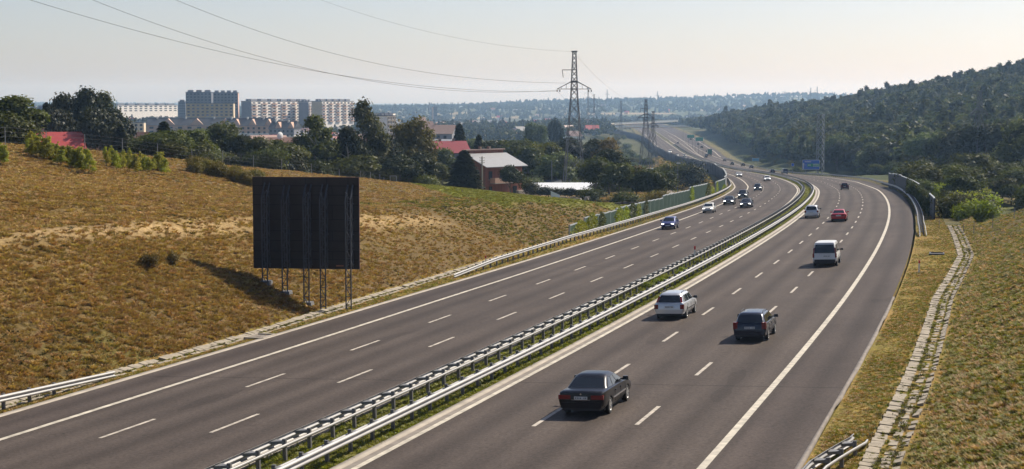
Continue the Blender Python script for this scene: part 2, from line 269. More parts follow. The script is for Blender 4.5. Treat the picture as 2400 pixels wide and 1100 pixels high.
def ground(x,y,full=False):
    x=np.atleast_1d(np.asarray(x,float)); y=np.atleast_1d(np.asarray(y,float)); s,o=road_so(x,y); zn=natural(x,y)
    wd=np.where(o>0,widen(s),0); lo=oL(s); hi=oR(s)+wd; oc=np.clip(o,lo,hi)
    ze=np.interp(s,RS,RQ[:,2])+np.interp(s,RS,RQ[:,3])*np.clip(oc,-22,26); d=np.maximum(0,np.where(o<0,lo-o,o-hi))
    k=.46; q=np.clip(zn-ze,-.6*d-.02,k*d) ; far=(s<=RS[0]+1)|(s>=RS[-1]-2)
    # soft shoulder where the cut face meets the plateau
    gap=k*d-(zn-ze); q=np.where((gap>-1.2)&(gap<1.2)&(d>0),q-.15*(1-np.abs(gap)/1.2),q)
    q=q+np.where(d>.4,1,0)*((vnoise(x,y,3.1)-.5)*.28+(vnoise(x+9,y,1.3)-.5)*.12)*np.minimum(1,d/3)
    z=np.where(far&(d<60),zn,ze+q); inside=(d<=.001)&~far
    z=np.where(inside,ze-.25-.0012*np.hypot(x,y),z)
    return (z,s,o,d) if full else z
def gz(x,y): return float(ground(x,y)[0])
az=np.radians(np.concatenate([np.arange(-80,-21,2.5),np.arange(-20.5,20.51,.075),np.arange(22.5,81,2.5)]))
r=[6.0]; 
while r[-1]<13000: r.append(r[-1]+max(.45,min(r[-1]*.0085,400)))
r=np.array(r); RR,AA=np.meshgrid(r,az,indexing='ij'); gx=(RR*np.sin(AA)).ravel(); gy=(RR*np.cos(AA)).ravel()
gzv,gs,go,gd=ground(gx,gy,True)
# albedo of the ground: dry grass, greener grass in hollows and along the road, fields beyond
_PW=np.array([up(*q) for q in [(-300,562,80),(0,545,89.6),(300,525,101.7),(600,507,118),(800,497,132),(900,490,140.7),(1050,485,155)]])[:,:2]
def pathd(x,y):
    best=np.full(len(x),1e9)
    for a,b in zip(_PW[:-1],_PW[1:]):
        d=b-a; t=np.clip(((x-a[0])*d[0]+(y-a[1])*d[1])/(d@d),0,1); best=np.minimum(best,np.hypot(x-a[0]-t*d[0],y-a[1]-t*d[1]))
    return best
n1=vnoise(gx,gy,14.);n2=vnoise(gx+50,gy,5.);n3=vnoise(gx,gy+70,1.7);n4=vnoise(gx,gy,60.)
dryc=np.array([.20,.132,.045]); brn=np.array([.125,.082,.030]); grn=np.array([.13,.112,.022]); pale=np.array([.42,.285,.13]); field=np.array([.15,.155,.02]); fard=np.array([.050,.062,.022])
def lerp(a,b,t): return a*(1-t)[:,None]+b*t[:,None]
tc_=lerp(np.tile(dryc,(len(gx),1)),np.tile(brn,(len(gx),1)),np.clip(sstep(.35,.75,n1*.5+n2*.3+n3*.2)+.9*sstep(9,2,gd)*(go<0)*(gs<150),0,1))
tc_=lerp(tc_,np.tile(grn,(len(gx),1)),np.clip(sstep(.52,.8,n2*.45+n4*.3+n3*.25)*.75,0,1))
tc_=lerp(tc_,np.tile(pale,(len(gx),1)),np.where(go<0,np.exp(-(pathd(gx,gy)/1.1)**2)*(.35+.65*n2),0))
tc_=lerp(tc_,np.tile([.15,.125,.028],(len(gx),1)),np.where((go>0)&(gs<170),.9*sstep(.15,.6,n2*.6+n3*.4),0))
pxg=1200+F*gx/np.maximum(gy,1)
tc_=lerp(tc_,np.tile([.13,.088,.03],(len(gx),1))*(.7+.6*n3)[:,None],((go<0)&(gy<330))*sstep(100,112,gs+.25*np.minimum(gd,20))*sstep(190,170,gs)*.8)
tc_=lerp(tc_,np.tile([.10,.105,.025],(len(gx),1))*(.7+.6*n3)[:,None],(go>0)*sstep(150,175,gy)*(1-.6*sstep(.55,.75,n1)))
def field_mask(x,y,o):
    px=1200+F*x/np.maximum(y,1); lo=np.interp(px,[935,963,1000,1072,1180,1300,1480,1560],[262,228,208,184,180,201,226,240])+(vnoise(x,y,6.)-.5)*8; return sstep(935,950,px)*sstep(1560,1500,px)*sstep(-3,5,y-lo)*(o<-22.5)*(y<300)
fld=field_mask(gx,gy,go)
tc_=lerp(tc_,np.tile(field,(len(gx),1))*(0.75+.5*n3)[:,None],np.clip(fld,0,1))
tc_=lerp(tc_,np.tile(fard,(len(gx),1))*(.7+.6*n2)[:,None],sstep(300,420,gy)*.85)
knoll=(go<-19)*sstep(285,305,gy)*sstep(470,430,gy)*sstep(1530,1570,pxg); tc_=lerp(tc_,np.tile([.19,.15,.05],(len(gx),1))*(.55+.9*n3)[:,None],knoll*.9)
patch=vnoise(gx+333,gy*2.2,170.); tc_=lerp(tc_,np.tile([.33,.25,.15],(len(gx),1)),sstep(.74,.8,patch)*sstep(1500,2200,gy)*.8)
nr,na=len(r),len(az); ii=(np.arange(nr-1)[:,None]*na+np.arange(na-1)[None,:]).ravel(); QD=np.stack([ii,ii+1,ii+na+1,ii+na],1)
gm=bpy.data.materials.new('ground_grass'); gm.use_nodes=True; _nn,_ll=nodes_of(gm); _p=_nn['Principled BSDF']; _p.inputs['Roughness'].default_value=.95; _p.inputs['Specular IOR Level'].default_value=.15
_a=_nn.new('ShaderNodeAttribute'); _a.attribute_name='tint'; _tc=_nn.new('ShaderNodeTexCoord')
_z1=_nn.new('ShaderNodeTexNoise'); _z1.inputs['Scale'].default_value=2.6; _z1.inputs['Detail'].default_value=8; _z1.inputs['Roughness'].default_value=.7; _ll.new(_tc.outputs['Object'],_z1.inputs['Vector'])
_mr=_nn.new('ShaderNodeMapRange'); _mr.inputs[1].default_value=.3; _mr.inputs[2].default_value=.72; _mr.inputs[3].default_value=.45; _mr.inputs[4].default_value=1.5; _ll.new(_z1.outputs[0],_mr.inputs[0])
_mx=_nn.new('ShaderNodeVectorMath'); _mx.operation='SCALE'; _ll.new(_a.outputs['Color'],_mx.inputs[0]); _ll.new(_mr.outputs[0],_mx.inputs['Scale']); _ll.new(_mx.outputs[0],_p.inputs['Base Color'])
_b=_nn.new('ShaderNodeBump'); _b.inputs['Strength'].default_value=.9; _b.inputs['Distance'].default_value=.18; _ll.new(_z1.outputs[0],_b.inputs['Height']); _ll.new(_b.outputs[0],_p.inputs['Normal'])
g=link('ground',np_mesh('ground',np.stack([gx,gy,gzv],1),QD,gm,True,col=tc_)); tag(g,'dry grassy cut slopes, meadow and the land beyond','ground',kind='structure')
# ---------------------------------------------------------------- road ribbons (u = distance along, v = offset)
def srange(a,b): 
    s=[a]
    while s[-1]<b: s.append(s[-1]+(2 if s[-1]<330 else 5 if s[-1]<1000 else 10))
    s[-1]=b; return np.array(s)
def ribbon(name,s,offs,dz,mat_,kind='structure',label=None,cat=None,smooth=True):
    V=[];U=[]
    for k,(of,z) in enumerate(zip(offs,dz)):
        of=of(s) if callable(of) else np.full(len(s),float(of)); V.append(rp(s,of,z).T); U.append(np.stack([s,of],1))
    V=np.concatenate(V);U=np.concatenate(U);n=len(s);Q=[]
    for k in range(len(offs)-1):
        a=k*n+np.arange(n-1); Q.append(np.stack([a,a+n,a+n+1,a+1],1))
    o=link(name,np_mesh(name,V,np.concatenate(Q)[:,::-1],mat_,smooth,uv=U)); return tag(o,label,cat,kind=kind)
am=bpy.data.materials.new('asphalt'); am.use_nodes=True; N_,L_=nodes_of(am); P_=N_['Principled BSDF']; P_.inputs['Roughness'].default_value=.72; P_.inputs['Specular IOR Level'].default_value=.08
uv=N_.new('ShaderNodeUVMap'); uv.uv_map='road'; sx=N_.new('ShaderNodeSeparateXYZ'); L_.new(uv.outputs[0],sx.inputs[0])
def mth(op,a,b=None,c=None):
    n=N_.new('ShaderNodeMath'); n.operation=op
    for i,v in enumerate((a,b,c)):
        if v is None: continue
        if isinstance(v,(int,float)): n.inputs[i].default_value=v
        else: L_.new(v,n.inputs[i])
    return n.outputs[0]
ab=mth('ABSOLUTE',sx.outputs[1]); ln=mth('DIVIDE',mth('SUBTRACT',ab,HB),3.75); fr=mth('FRACT',ln)
wh=mth('MULTIPLY',mth('COSINE',mth('MULTIPLY',fr,4*PI)),-.5)      # two wheel tracks in each lane
cb=N_.new('ShaderNodeCombineXYZ'); L_.new(mth('MULTIPLY',sx.outputs[0],.03),cb.inputs[0]); L_.new(mth('MULTIPLY',sx.outputs[1],.9),cb.inputs[1])
ns=N_.new('ShaderNodeTexNoise'); ns.inputs['Scale'].default_value=1.0; ns.inputs['Detail'].default_value=5; L_.new(cb.outputs[0],ns.inputs['Vector'])
tco=N_.new('ShaderNodeTexCoord'); fine=N_.new('ShaderNodeTexNoise'); fine.inputs['Scale'].default_value=8.; fine.inputs['Detail'].default_value=7; fine.inputs['Roughness'].default_value=.85; L_.new(tco.outputs['Object'],fine.inputs['Vector'])
big=N_.new('ShaderNodeTexNoise'); big.inputs['Scale'].default_value=.11; big.inputs['Detail'].default_value=4; L_.new(tco.outputs['Object'],big.inputs['Vector'])
v=mth('ADD',1.0,mth('MULTIPLY',wh,.20)); v=mth('MULTIPLY',v,mth('ADD',.58,mth('MULTIPLY',ns.outputs[0],.84))); v=mth('MULTIPLY',v,mth('ADD',-.45,mth('MULTIPLY',fine.outputs[0],2.9))); v=mth('MULTIPLY',v,mth('ADD',.70,mth('MULTIPLY',big.outputs[0],.6)))
jt=mth('LESS_THAN',mth('ABSOLUTE',mth('SUBTRACT',mth('FRACT',mth('DIVIDE',mth('ADD',sx.outputs[0],4.5),61.0)),.5)),.0012); v=mth('MULTIPLY',v,mth('SUBTRACT',1.0,mth('MULTIPLY',jt,.45)))
lane=N_.new('ShaderNodeMix'); lane.data_type='RGBA'; lane.inputs['A'].default_value=(.078,.062,.051,1); lane.inputs['B'].default_value=(.070,.055,.046,1); L_.new(mth('GREATER_THAN',ab,HB+11.5),lane.inputs['Factor'])
cb2=N_.new('ShaderNodeCombineXYZ'); L_.new(mth('MULTIPLY',sx.outputs[0],.055),cb2.inputs[0]); L_.new(mth('MULTIPLY',sx.outputs[1],.27),cb2.inputs[1])
pn=N_.new('ShaderNodeTexNoise'); pn.inputs['Scale'].default_value=1.0; pn.inputs['Detail'].default_value=2; L_.new(cb2.outputs[0],pn.inputs['Vector'])
v=mth('MULTIPLY',v,mth('SUBTRACT',1.0,mth('MULTIPLY',mth('GREATER_THAN',pn.outputs[0],.66),.16)))      # darker resurfaced patches
mid=mth('POWER',mth('MAXIMUM',mth('SUBTRACT',1.0,mth('MULTIPLY',mth('ABSOLUTE',mth('SUBTRACT',fr,.5)),3.2)),0.0),1.4); v=mth('MULTIPLY',v,mth('SUBTRACT',1.0,mth('MULTIPLY',mth('MULTIPLY',mid,ns.outputs[0]),.34)))    # oil drip band in the lane centre
wv=N_.new('ShaderNodeTexNoise'); wv.inputs['Scale'].default_value=.35; wv.inputs['Detail'].default_value=6; L_.new(tco.outputs['Object'],wv.inputs['Vector']); ck=mth('LESS_THAN',mth('ABSOLUTE',mth('SUBTRACT',wv.outputs[0],.43)),.0022); v=mth('MULTIPLY',v,mth('SUBTRACT',1.0,mth('MULTIPLY',ck,.30)))     # hairline sealed cracks
vs=N_.new('ShaderNodeVectorMath'); vs.operation='SCALE'; L_.new(lane.outputs['Result'],vs.inputs[0]); L_.new(v,vs.inputs['Scale']); L_.new(vs.outputs[0],P_.inputs['Base Color'])
bp=N_.new('ShaderNodeBump'); bp.inputs['Strength'].default_value=.25; bp.inputs['Distance'].default_value=.01; L_.new(fine.outputs[0],bp.inputs['Height']); L_.new(bp.outputs[0],P_.inputs['Normal'])
sa=srange(-110,2170)
ribbon('road',sa,[-LE,-10,-5,-1.9],[0,0,0,0],am,label='three lane motorway carriageway with oncoming traffic',cat='road')
ribbon('road',srange(835,2170),[RE,lambda s:RE+widen(s)],[-.002,-.002],am,label='widening lanes towards the far slip road',cat='road')
ribbon('road',sa,[2.02,6,10,RE],[0,0,0,0],am,label='three lane motorway carriageway leading away',cat='road')
# kerb strips and gutters
gut=mat('gutter_concrete',(.20,.17,.14),.9,.3,1.5)
sk=srange(-110,1300)
ribbon('kerb',sk,[-LE-.42,-LE-.40,-LE,-LE+.01],[-.12,.03,.02,-.05],M['concrete'],label='pale concrete kerb edging the left hard shoulder',cat='kerb')
ribbon('kerb',sk,[1.42,1.43,1.72,1.73],[-.12,.05,.03,-.05],M['concrete'],label='pale concrete kerb along the planted median',cat='kerb')
ribbon('kerb',sk,[1.70,2.03],[-.015,.001],gut,label='dark gutter strip beside the median kerb',cat='gutter')
ribbon('kerb',sk,[-1.92,-1.60,-1.58],[.02,.04,-.12],M['concrete'],label='pale concrete kerb on the far side of the median',cat='kerb')
ribbon('kerb',srange(-110,62),[RE-.01,RE,lambda s:RE+.05+.16*vnoise(s,s*0,2.2),lambda s:RE+.07+.16*vnoise(s,s*0,2.2)],[-.05,.012,.015,-.12],gut,label='broken concrete edging of the right hard shoulder',cat='kerb')
# grass verges and median as sheets with the same ground material
def vribbon(name,s,offs,dz,cols,label):
    V=[];Cc=[]
    rows=[]
    for k in range(len(offs)-1):
        nseg=4
        for j in range(nseg+(k==len(offs)-2)):
            t=j/nseg; rows.append((offs[k],offs[k+1],t,dz[k]*(1-t)+dz[k+1]*t))
    fo=lambda f,s:f(s) if callable(f) else np.full(len(s),float(f))
    for a,b,t,z in rows:
        of=fo(a,s)*(1-t)+fo(b,s)*t; P=rp(s,of,z).T; nn=vnoise(P[:,0],P[:,1],.9); P[:,2]+=(nn-.4)*.07; V.append(P)
        m=vnoise(P[:,0]+5,P[:,1],4.5); m2=vnoise(P[:,0]+5,P[:,1]+31,1.3); w=sstep(.3,.75,m*.6+m2*.4); Cc.append(lerp(np.tile(cols[0],(len(P),1)),np.tile(cols[1],(len(P),1)),w))
    n=len(s);Q=[]
    for k in range(len(rows)-1):
        a=k*n+np.arange(n-1); Q.append(np.stack([a,a+1,a+n+1,a+n],1))
    o=link(name,np_mesh(name,np.concatenate(V),np.concatenate(Q),gm,True,col=np.concatenate(Cc))); return tag(o,label,'grass verge',kind='structure')
gA=np.array([.19,.17,.035]); gB=np.array([.13,.14,.025]); gC=np.array([.30,.19,.055]); gD=np.array([.21,.16,.03])
sv=srange(-110,140)
vribbon('grass_verge',sv,[-LE-.4,lambda s:oL(s)+.05,lambda s:oL(s)-.8],[-.04,-.09,.30],[gD,gC],'grass verge between the left hard shoulder and the slope')
vribbon('grass_verge',sv,[lambda s:RE+.2+widen(s),lambda s:oR(s)-.05+widen(s),lambda s:oR(s)+.9+widen(s)],[-.04,-.09,.34],[gD,gC],'grass verge between the right hard shoulder and the drain')
sv2=srange(140,2170)
vribbon('grass_verge',sv2,[-LE-.4,lambda s:oL(s)-.25],[-.04,-.10],[np.array([.10,.09,.03]),np.array([.15,.12,.045])],'grass verge beside the far left hard shoulder'); vribbon('grass_verge',sv2,[lambda s:RE+.2+widen(s),lambda s:oR(s)+.25+widen(s)],[-.04,-.10],[np.array([.10,.09,.03]),np.array([.15,.12,.045])],'grass verge beside the far right hard shoulder')
vribbon('median_grass',srange(-110,330),[-1.59,1.43],[-.05,-.05],[gA,gB],'narrow grassed median between the two guard rails')
vribbon('median_grass',srange(330,2170),[-1.59,1.43],[-.05,-.05],[np.array([.10,.09,.03]),np.array([.07,.065,.025])],'dull grassed median of the far motorway')
# ---------------------------------------------------------------- markings
def strip(mb,s,o,w,dz=.006):
    a=rp(s,np.asarray(o)-w/2,dz).T; b=rp(s,np.asarray(o)+w/2,dz).T; n=len(s); mb.add(list(a)+list(b),[(i,i+1,n+i+1,n+i) for i in range(n-1)])
mk=MB()
for o,w in ((HB,.24),(-HB,.24),(HB+11.25,.28),(-HB-11.25,.28)): strip(mk,srange(-100,2150),np.full(len(srange(-100,2150)),o),w)
mk_o=mk.build('road_markings',M['paint']); tag(mk_o,'solid cream edge lines of both carriageways','road marking',kind='structure')
mk=MB()
for o,ph in ((-HB-7.5,13.35),(-HB-3.75,15.0),(HB+3.75,29.9),(HB+7.5,30.7)):
    P=rp(RS,np.full(len(RS),o)).T; al=np.concatenate([[0],np.cumsum(np.linalg.norm(np.diff(P,axis=0),axis=1))]); a0=np.interp(ph,RS,al); a=a0-12*int(a0//12)
    while a<al[-1]-5:
        s0,s1=np.interp([a-2,a+2],al,RS)
        if s0>-100: strip(mk,np.linspace(s0,s1,3),np.full(3,o),.17)
        a+=12
tag(mk.build('road_markings',M['paint_worn']),'dashed lane lines of both carriageways','road marking',kind='structure')
mk=MB(); sg=np.arange(868,1500,10.); og=np.interp(sg,[868,960,1100,1250,1500],[4.4,6.5,9.5,12,14]); strip(mk,sg,og,.35); strip(mk,sg,np.interp(sg,[868,960,1100,1250,1500],[4.2,5.2,6.5,7.5,8]),.3)
sg=np.arange(900,1500,10.); strip(mk,sg,RE+widen(sg)-3,.4); sg=np.arange(905,1060,8.); strip(mk,sg,np.interp(sg,[905,1060],[-12.5,-15.5]),.8)
tag(mk.build('road_markings',M['paint']),'cream gore and slip road lines far down the motorway','road marking',kind='structure')
# ---------------------------------------------------------------- drains of concrete slabs
def drain(label,cols,s0,s1,fo):
    mb=MB(); s=s0
    while s<s1:
        L=.5
        for (a,b,za,zb,p) in cols:
            if random.random()<p: continue
            e=random.uniform(-.035,.02); g_=random.uniform(.008,.035); j=random.uniform(-.03,.03); o0=fo(s)
            q=[rp(s+g_,o0+a+j,za+e),rp(s+L-g_*.3,o0+a+j,za+e+random.uniform(-.02,.02)),rp(s+L-g_*.3,o0+b+j,zb+e+random.uniform(-.02,.02)),rp(s+g_,o0+b+j,zb+e)]
            lo=[v-np.array([0,0,.12]) for v in q]; mb.add(q+lo,[(0,1,2,3),(0,4,5,1),(1,5,6,2),(2,6,7,3),(3,7,4,0)])
        s+=L
    return tag(mb.build('drain_channel',M['slab']),label,'drain',kind='structure')
drain('drain of loose concrete slabs at the foot of the left slope',[(.34,.50,.0,-.02,.15),(-.40,.10,.09,-.03,.05)],-60,200,lambda s:-np.interp(s,OLs,OLv))
drain('broken concrete slab drain at the foot of the right slope',[(.08,.52,.02,-.03,.03),(.68,.98,-.05,-.05,.05),(1.10,1.34,-.03,.03,.3)],-60,138,lambda s:np.interp(s,ORs,ORv))
# ---------------------------------------------------------------- guard rails
M['spacer']=mat('spacer_steel',(.20,.197,.19),.55,.15,2,metal=.3)
WPROF=[(0,.31),(.025,.30),(.085,.265),(.085,.21),(0,.175),(0,.135),(.085,.10),(.085,.045),(.025,.01),(0,0)]
def extr(path,prof):          # path: list of (point, left/right unit, up) frames; prof: closed list of (a,b)
    V=[];Q=[];k=len(prof)
    for p,n,u in path:
        for a,b in prof: V.append(p+n*a+u*b)
    for i in range(len(path)-1):
        for j in range(k): Q.append((i*k+j,i*k+(j+1)%k,(i+1)*k+(j+1)%k,(i+1)*k+j))
    V=np.array(V); return V,np.array(Q)
def guard_rail(label,s0,s1,ob,face,post_o,rear_o=None,hfun=None,offun=None,step=2.0,group=None):
    """ob: offset of the beam's back; face +1 the beam bulges to the right of the road direction, -1 to the left"""
    c=rp((s0+s1)/2,ob); c=rp(s0,ob) ; root=empty('guard_rail',label,'guard rail',tuple(c)); base=np.array(c)
    s=srange(s0,s1); hf=hfun or (lambda s:1.0); of=offun or (lambda s:0.0)
    def fr(ss,o,h):
        f,l,u=frame(ss); return (rp(ss,o+of(ss),h)-base, np.array(-l)*face, np.array(u))
    prof=WPROF+[(a-.012,b) for a,b in WPROF[::-1]]
    V,Q=extr([fr(x,ob,.44-.46*(1-hf(x))) for x in s],prof); link('beam',np_mesh('guard_beam',V,Q,M['steel'],False),root)
    if rear_o is not None:
        pr=[(.02,.10),(.05,.08),(.05,.02),(.02,0),(-.02,0),(-.02,.10)]
        V,Q=extr([fr(x,rear_o,.50-.5*(1-hf(x))) for x in s],pr); link('rear_rail',np_mesh('rear_rail',V,Q,M['steel'],False),root)
    pm=MB(); pm.box((0,0,.30),(.11,.13,.92)); pme=pm.mesh('guard_post',M['post'])
    sm=MB(); y0=0; d=abs(post_o-ob); sg=1 if ob>post_o else -1
    sm.add([(-.05,0,.60),(.05,0,.60),(.24,sg*d,.60),(-.24,sg*d,.60),(-.05,0,.70),(.05,0,.70),(.24,sg*d,.70),(-.24,sg*d,.70)],[(3,2,1,0),(4,5,6,7),(0,1,5,4),(1,2,6,5),(2,3,7,6),(3,0,4,7)]); sme=sm.mesh('spacer',M['spacer'])
    far=MB(); x=s0+.6; n=0
    while x<s1:
        f,l,u=frame(x); R=Matrix(((f.x,-l.x,u.x),(f.y,-l.y,u.y),(f.z,-l.z,u.z))).to_4x4()
        h=hf(x); P=rp(x,post_o+of(x),-.46*(1-h))-base; R.translation=Vector(P)
        if n<100 and h>.3:
            p=link('post',pme,root); p.matrix_local=R; b=link('spacer',sme,p); n+=1
        elif h>.3:
            for me in (pm,sm): far.add([R@Vector(v) for v in me.v],me.f)
        x+=step if x<330 else step*2
    if far.v: o=far.build('post_row',M['post'],root); tag(o,kind='stuff')
    if group: root['group']=group
    return root
ramp=lambda a,b:(lambda s:float(np.clip((s-a)/(b-a),0,1)))
guard_rail('long guard rail of the median on the oncoming traffic side',-20,1180,-1.14,-1,-.72,-.66)
guard_rail('long guard rail of the median on the side of the cars driving away',-20,1180,1.14,1,.84,.70)
guard_rail('guard rail sloping into the grass by the left hard shoulder, at the lower left corner',-40,25.5,-17.25,1,-17.5,None,lambda s:float(np.clip((25.8-s)/11,0.02,1)),lambda s:-.4*float(np.clip((s-15)/10,0,1)))
guard_rail('guard rail rising from the grass and running in front of the green noise barrier',77.5,1100,-18.0,1,-18.25,None,lambda s:float(np.clip((s-77)/12,0.02,1)),lambda s:-.5+.5*float(np.clip((s-77)/12,0,1))+float(np.interp(s,[77,120,250,400],[.5,-.6,0,.5])))
guard_rail('short guard rail end dropping into the grass at the lower right, by the slab drain',-40,14.6,RE+.55,-1,RE+.95,RE+1.0,lambda s:float(np.clip((15.0-s)/7,0.05,1)),lambda s:.9*float(np.clip((s-4)/10,0,1))**1.5)
guard_rail('curving guard rail along the outside of the bend, right of the hard shoulder',119,860,RE+.45,-1,RE+.85,RE+1.05,lambda s:float(np.clip((s-118)/10,0.03,1)),lambda s:.25*float(np.clip((135-s)/16,0,1)))
# ---------------------------------------------------------------- noise barriers
def ribbed(mb,a,b,h,n=6,t=.14,m=0,back=True):
    a=Vector(a);b=Vector(b); d=(b-a); L=d.length; d.normalize(); nrm=Vector((d.y,-d.x,0))
    mb.add([a-nrm*t/2,b-nrm*t/2,b+nrm*t/2,a+nrm*t/2,*[v+Vector((0,0,h)) for v in (a-nrm*t/2,b-nrm*t/2,b+nrm*t/2,a+nrm*t/2)]],[(3,2,1,0),(4,5,6,7),(0,1,5,4),(1,2,6,5),(2,3,7,6),(3,0,4,7)],m)
    for k in range(n):
        c=a+d*(L*(k+.5)/n)+nrm*(t/2+.03); mb.box((c.x,c.y,c.z+h/2),(.16,.06,h-.04),1,rz=math.atan2(d.y,d.x))
    for q in range(1,2):
        c=a+d*(L/2)+nrm*(t/2+.015); mb.box((c.x,c.y,c.z+h*q/4),(L-.05,.03,.05),1,rz=math.atan2(d.y,d.x))
def barrier(name,label,pts,hs,mats,zb=0.15,ribs=6):
    base=Vector(pts[0]); root=empty(name,label,'noise barrier',pts[0])
    for i in range(len(pts)-1):
        a=Vector(pts[i])-base; b=Vector(pts[i+1])-base; h=hs[i]; zo=min(a.z,b.z); a2=Vector((a.x,a.y,zo-zb)); b2=Vector((b.x,b.y,zo-zb)); mb=MB(); d=(b2-a2).normalized()*.09
        ribbed(mb,a2+d,b2-d,h+zb,ribs); mb.build('panel',[mats[0],mats[2]],root)
        c=MB(); c.bar(a2+Vector((0,0,h+zb+.05)),b2+Vector((0,0,h+zb+.05)),.2,.1); c.build('coping',mats[1],root)
        p=MB(); hp=max(h,hs[i-1] if i else h)+.12; p.box((a2.x,a2.y,a2.z+(hp+zb)/2),(.16,.16,hp+zb),rz=math.atan2(d.y,d.x)); p.build('post',mats[3] if len(mats)>3 else mats[1],root)
    e=Vector(pts[0])-base if name=='x' else Vector(pts[-1])-base; p=MB(); p.box((e.x,e.y,e.z+hs[-1]/2),(.18,.18,hs[-1]+.3)); p.build('post',mats[3] if len(mats)>3 else mats[1],root)
    return root
M['noise_rib']=mat('noise_panel_rib',(.105,.165,.12),.6,.15,1)
def off_l(s): return float(np.interp(s,[129,180,215,250,300,340,400],[-20.6,-20.4,-19.6,-18.9,-18.6,-18.6,-18.8]))
sn_=list(np.arange(129.5,262,4.0)); hh=[1.35 if s<137 else 1.8 if s<157 else 2.05 if s<196 else 2.45 if s<228 else 2.9 for s in sn_]
barrier('noise_barrier','stepped grey green ribbed noise barrier behind the guard rail, partly overgrown',[tuple(rp(s,off_l(s))) for s in sn_],hh,(M['noise_green'],M['noise_rail'],M['noise_rib']))
s2=list(np.arange(284,330,5.0)); barrier('noise_barrier','short ribbed noise barrier piece in front of the tall dark wall, greenery on it',[tuple(rp(s,off_l(s))) for s in s2],[2.7]*len(s2),(M['noise_green'],M['noise_rail'],M['noise_rib']))
s3=list(np.arange(330,700,8.0))+list(np.arange(700,1260,20.0)); P3=[tuple(rp(s,off_l(s)-.2)) for s in s3]+[up(1498,327,1400),up(1469,319,1520),up(1440,312,1640),up(1415,308,1750)]
def wall_dark():
    root=empty('noise_wall','tall dark noise wall sweeping round the bend on the left of the motorway','noise wall',P3[0]); base=np.array(P3[0])
    V=[];Q=[]
    for i,p in enumerate(P3):
        a=np.array(P3[max(i-1,0)]);b=np.array(P3[min(i+1,len(P3)-1)]); t=(b-a)[:2]; t/=np.linalg.norm(t); n=np.array([t[1],-t[0],0])*.15; q=np.array(p)-base; st=.25*((i//5)%2); top=np.interp(i,[0,12,30,60,100],[3.0,3.3,3.4,3.8,3.9])+st
        V+=[q-n+[0,0,-4.6],q+n+[0,0,-4.6],q+n+[0,0,top],q-n+[0,0,top]]
    for i in range(len(P3)-1):
        for j in range(4): Q.append((i*4+j,i*4+(j+1)%4,i*4+4+(j+1)%4,i*4+4+j))
    Q.append((0,1,2,3)); link('panel',np_mesh('noise_wall',np.array(V),np.array(Q),M['noise_dark'],False),root)
    V=np.array(V)
    cp=MB()
    for i in range(0,len(P3)-1):
        if i<9 or i%7==0: cp.bar(V[i*4+2:i*4+4].mean(0)+[0,0,.05],V[i*4+6:i*4+8].mean(0)+[0,0,.05],.34,.1)
    cp.build('coping',M['noise_rail'],root)
    for i in range(0,min(len(P3),60)):
        p=MB(); q=V[i*4]; p.box((q[0],q[1],q[2]+3.9),(.2,.3,8.0)); p.build('post',M['noise_dark'],root)
wall_dark()
sr=list(np.arange(151.5,304,4.2)); offr=lambda s:float(np.interp(s,[151,195,250,300],[RE+2.35,RE+1.6,RE+1.0,RE+.55]))
barrier('noise_barrier','dark curved noise barrier on the outside of the bend with ivy along its top',[tuple(rp(s,offr(s))) for s in sr],[2.5 if s<200 else 2.75 if s<260 else 2.9 for s in sr],(M['noise_dark'],M['noise_rail'],M['noise_dark'],M['noise_dark']),.3,6)
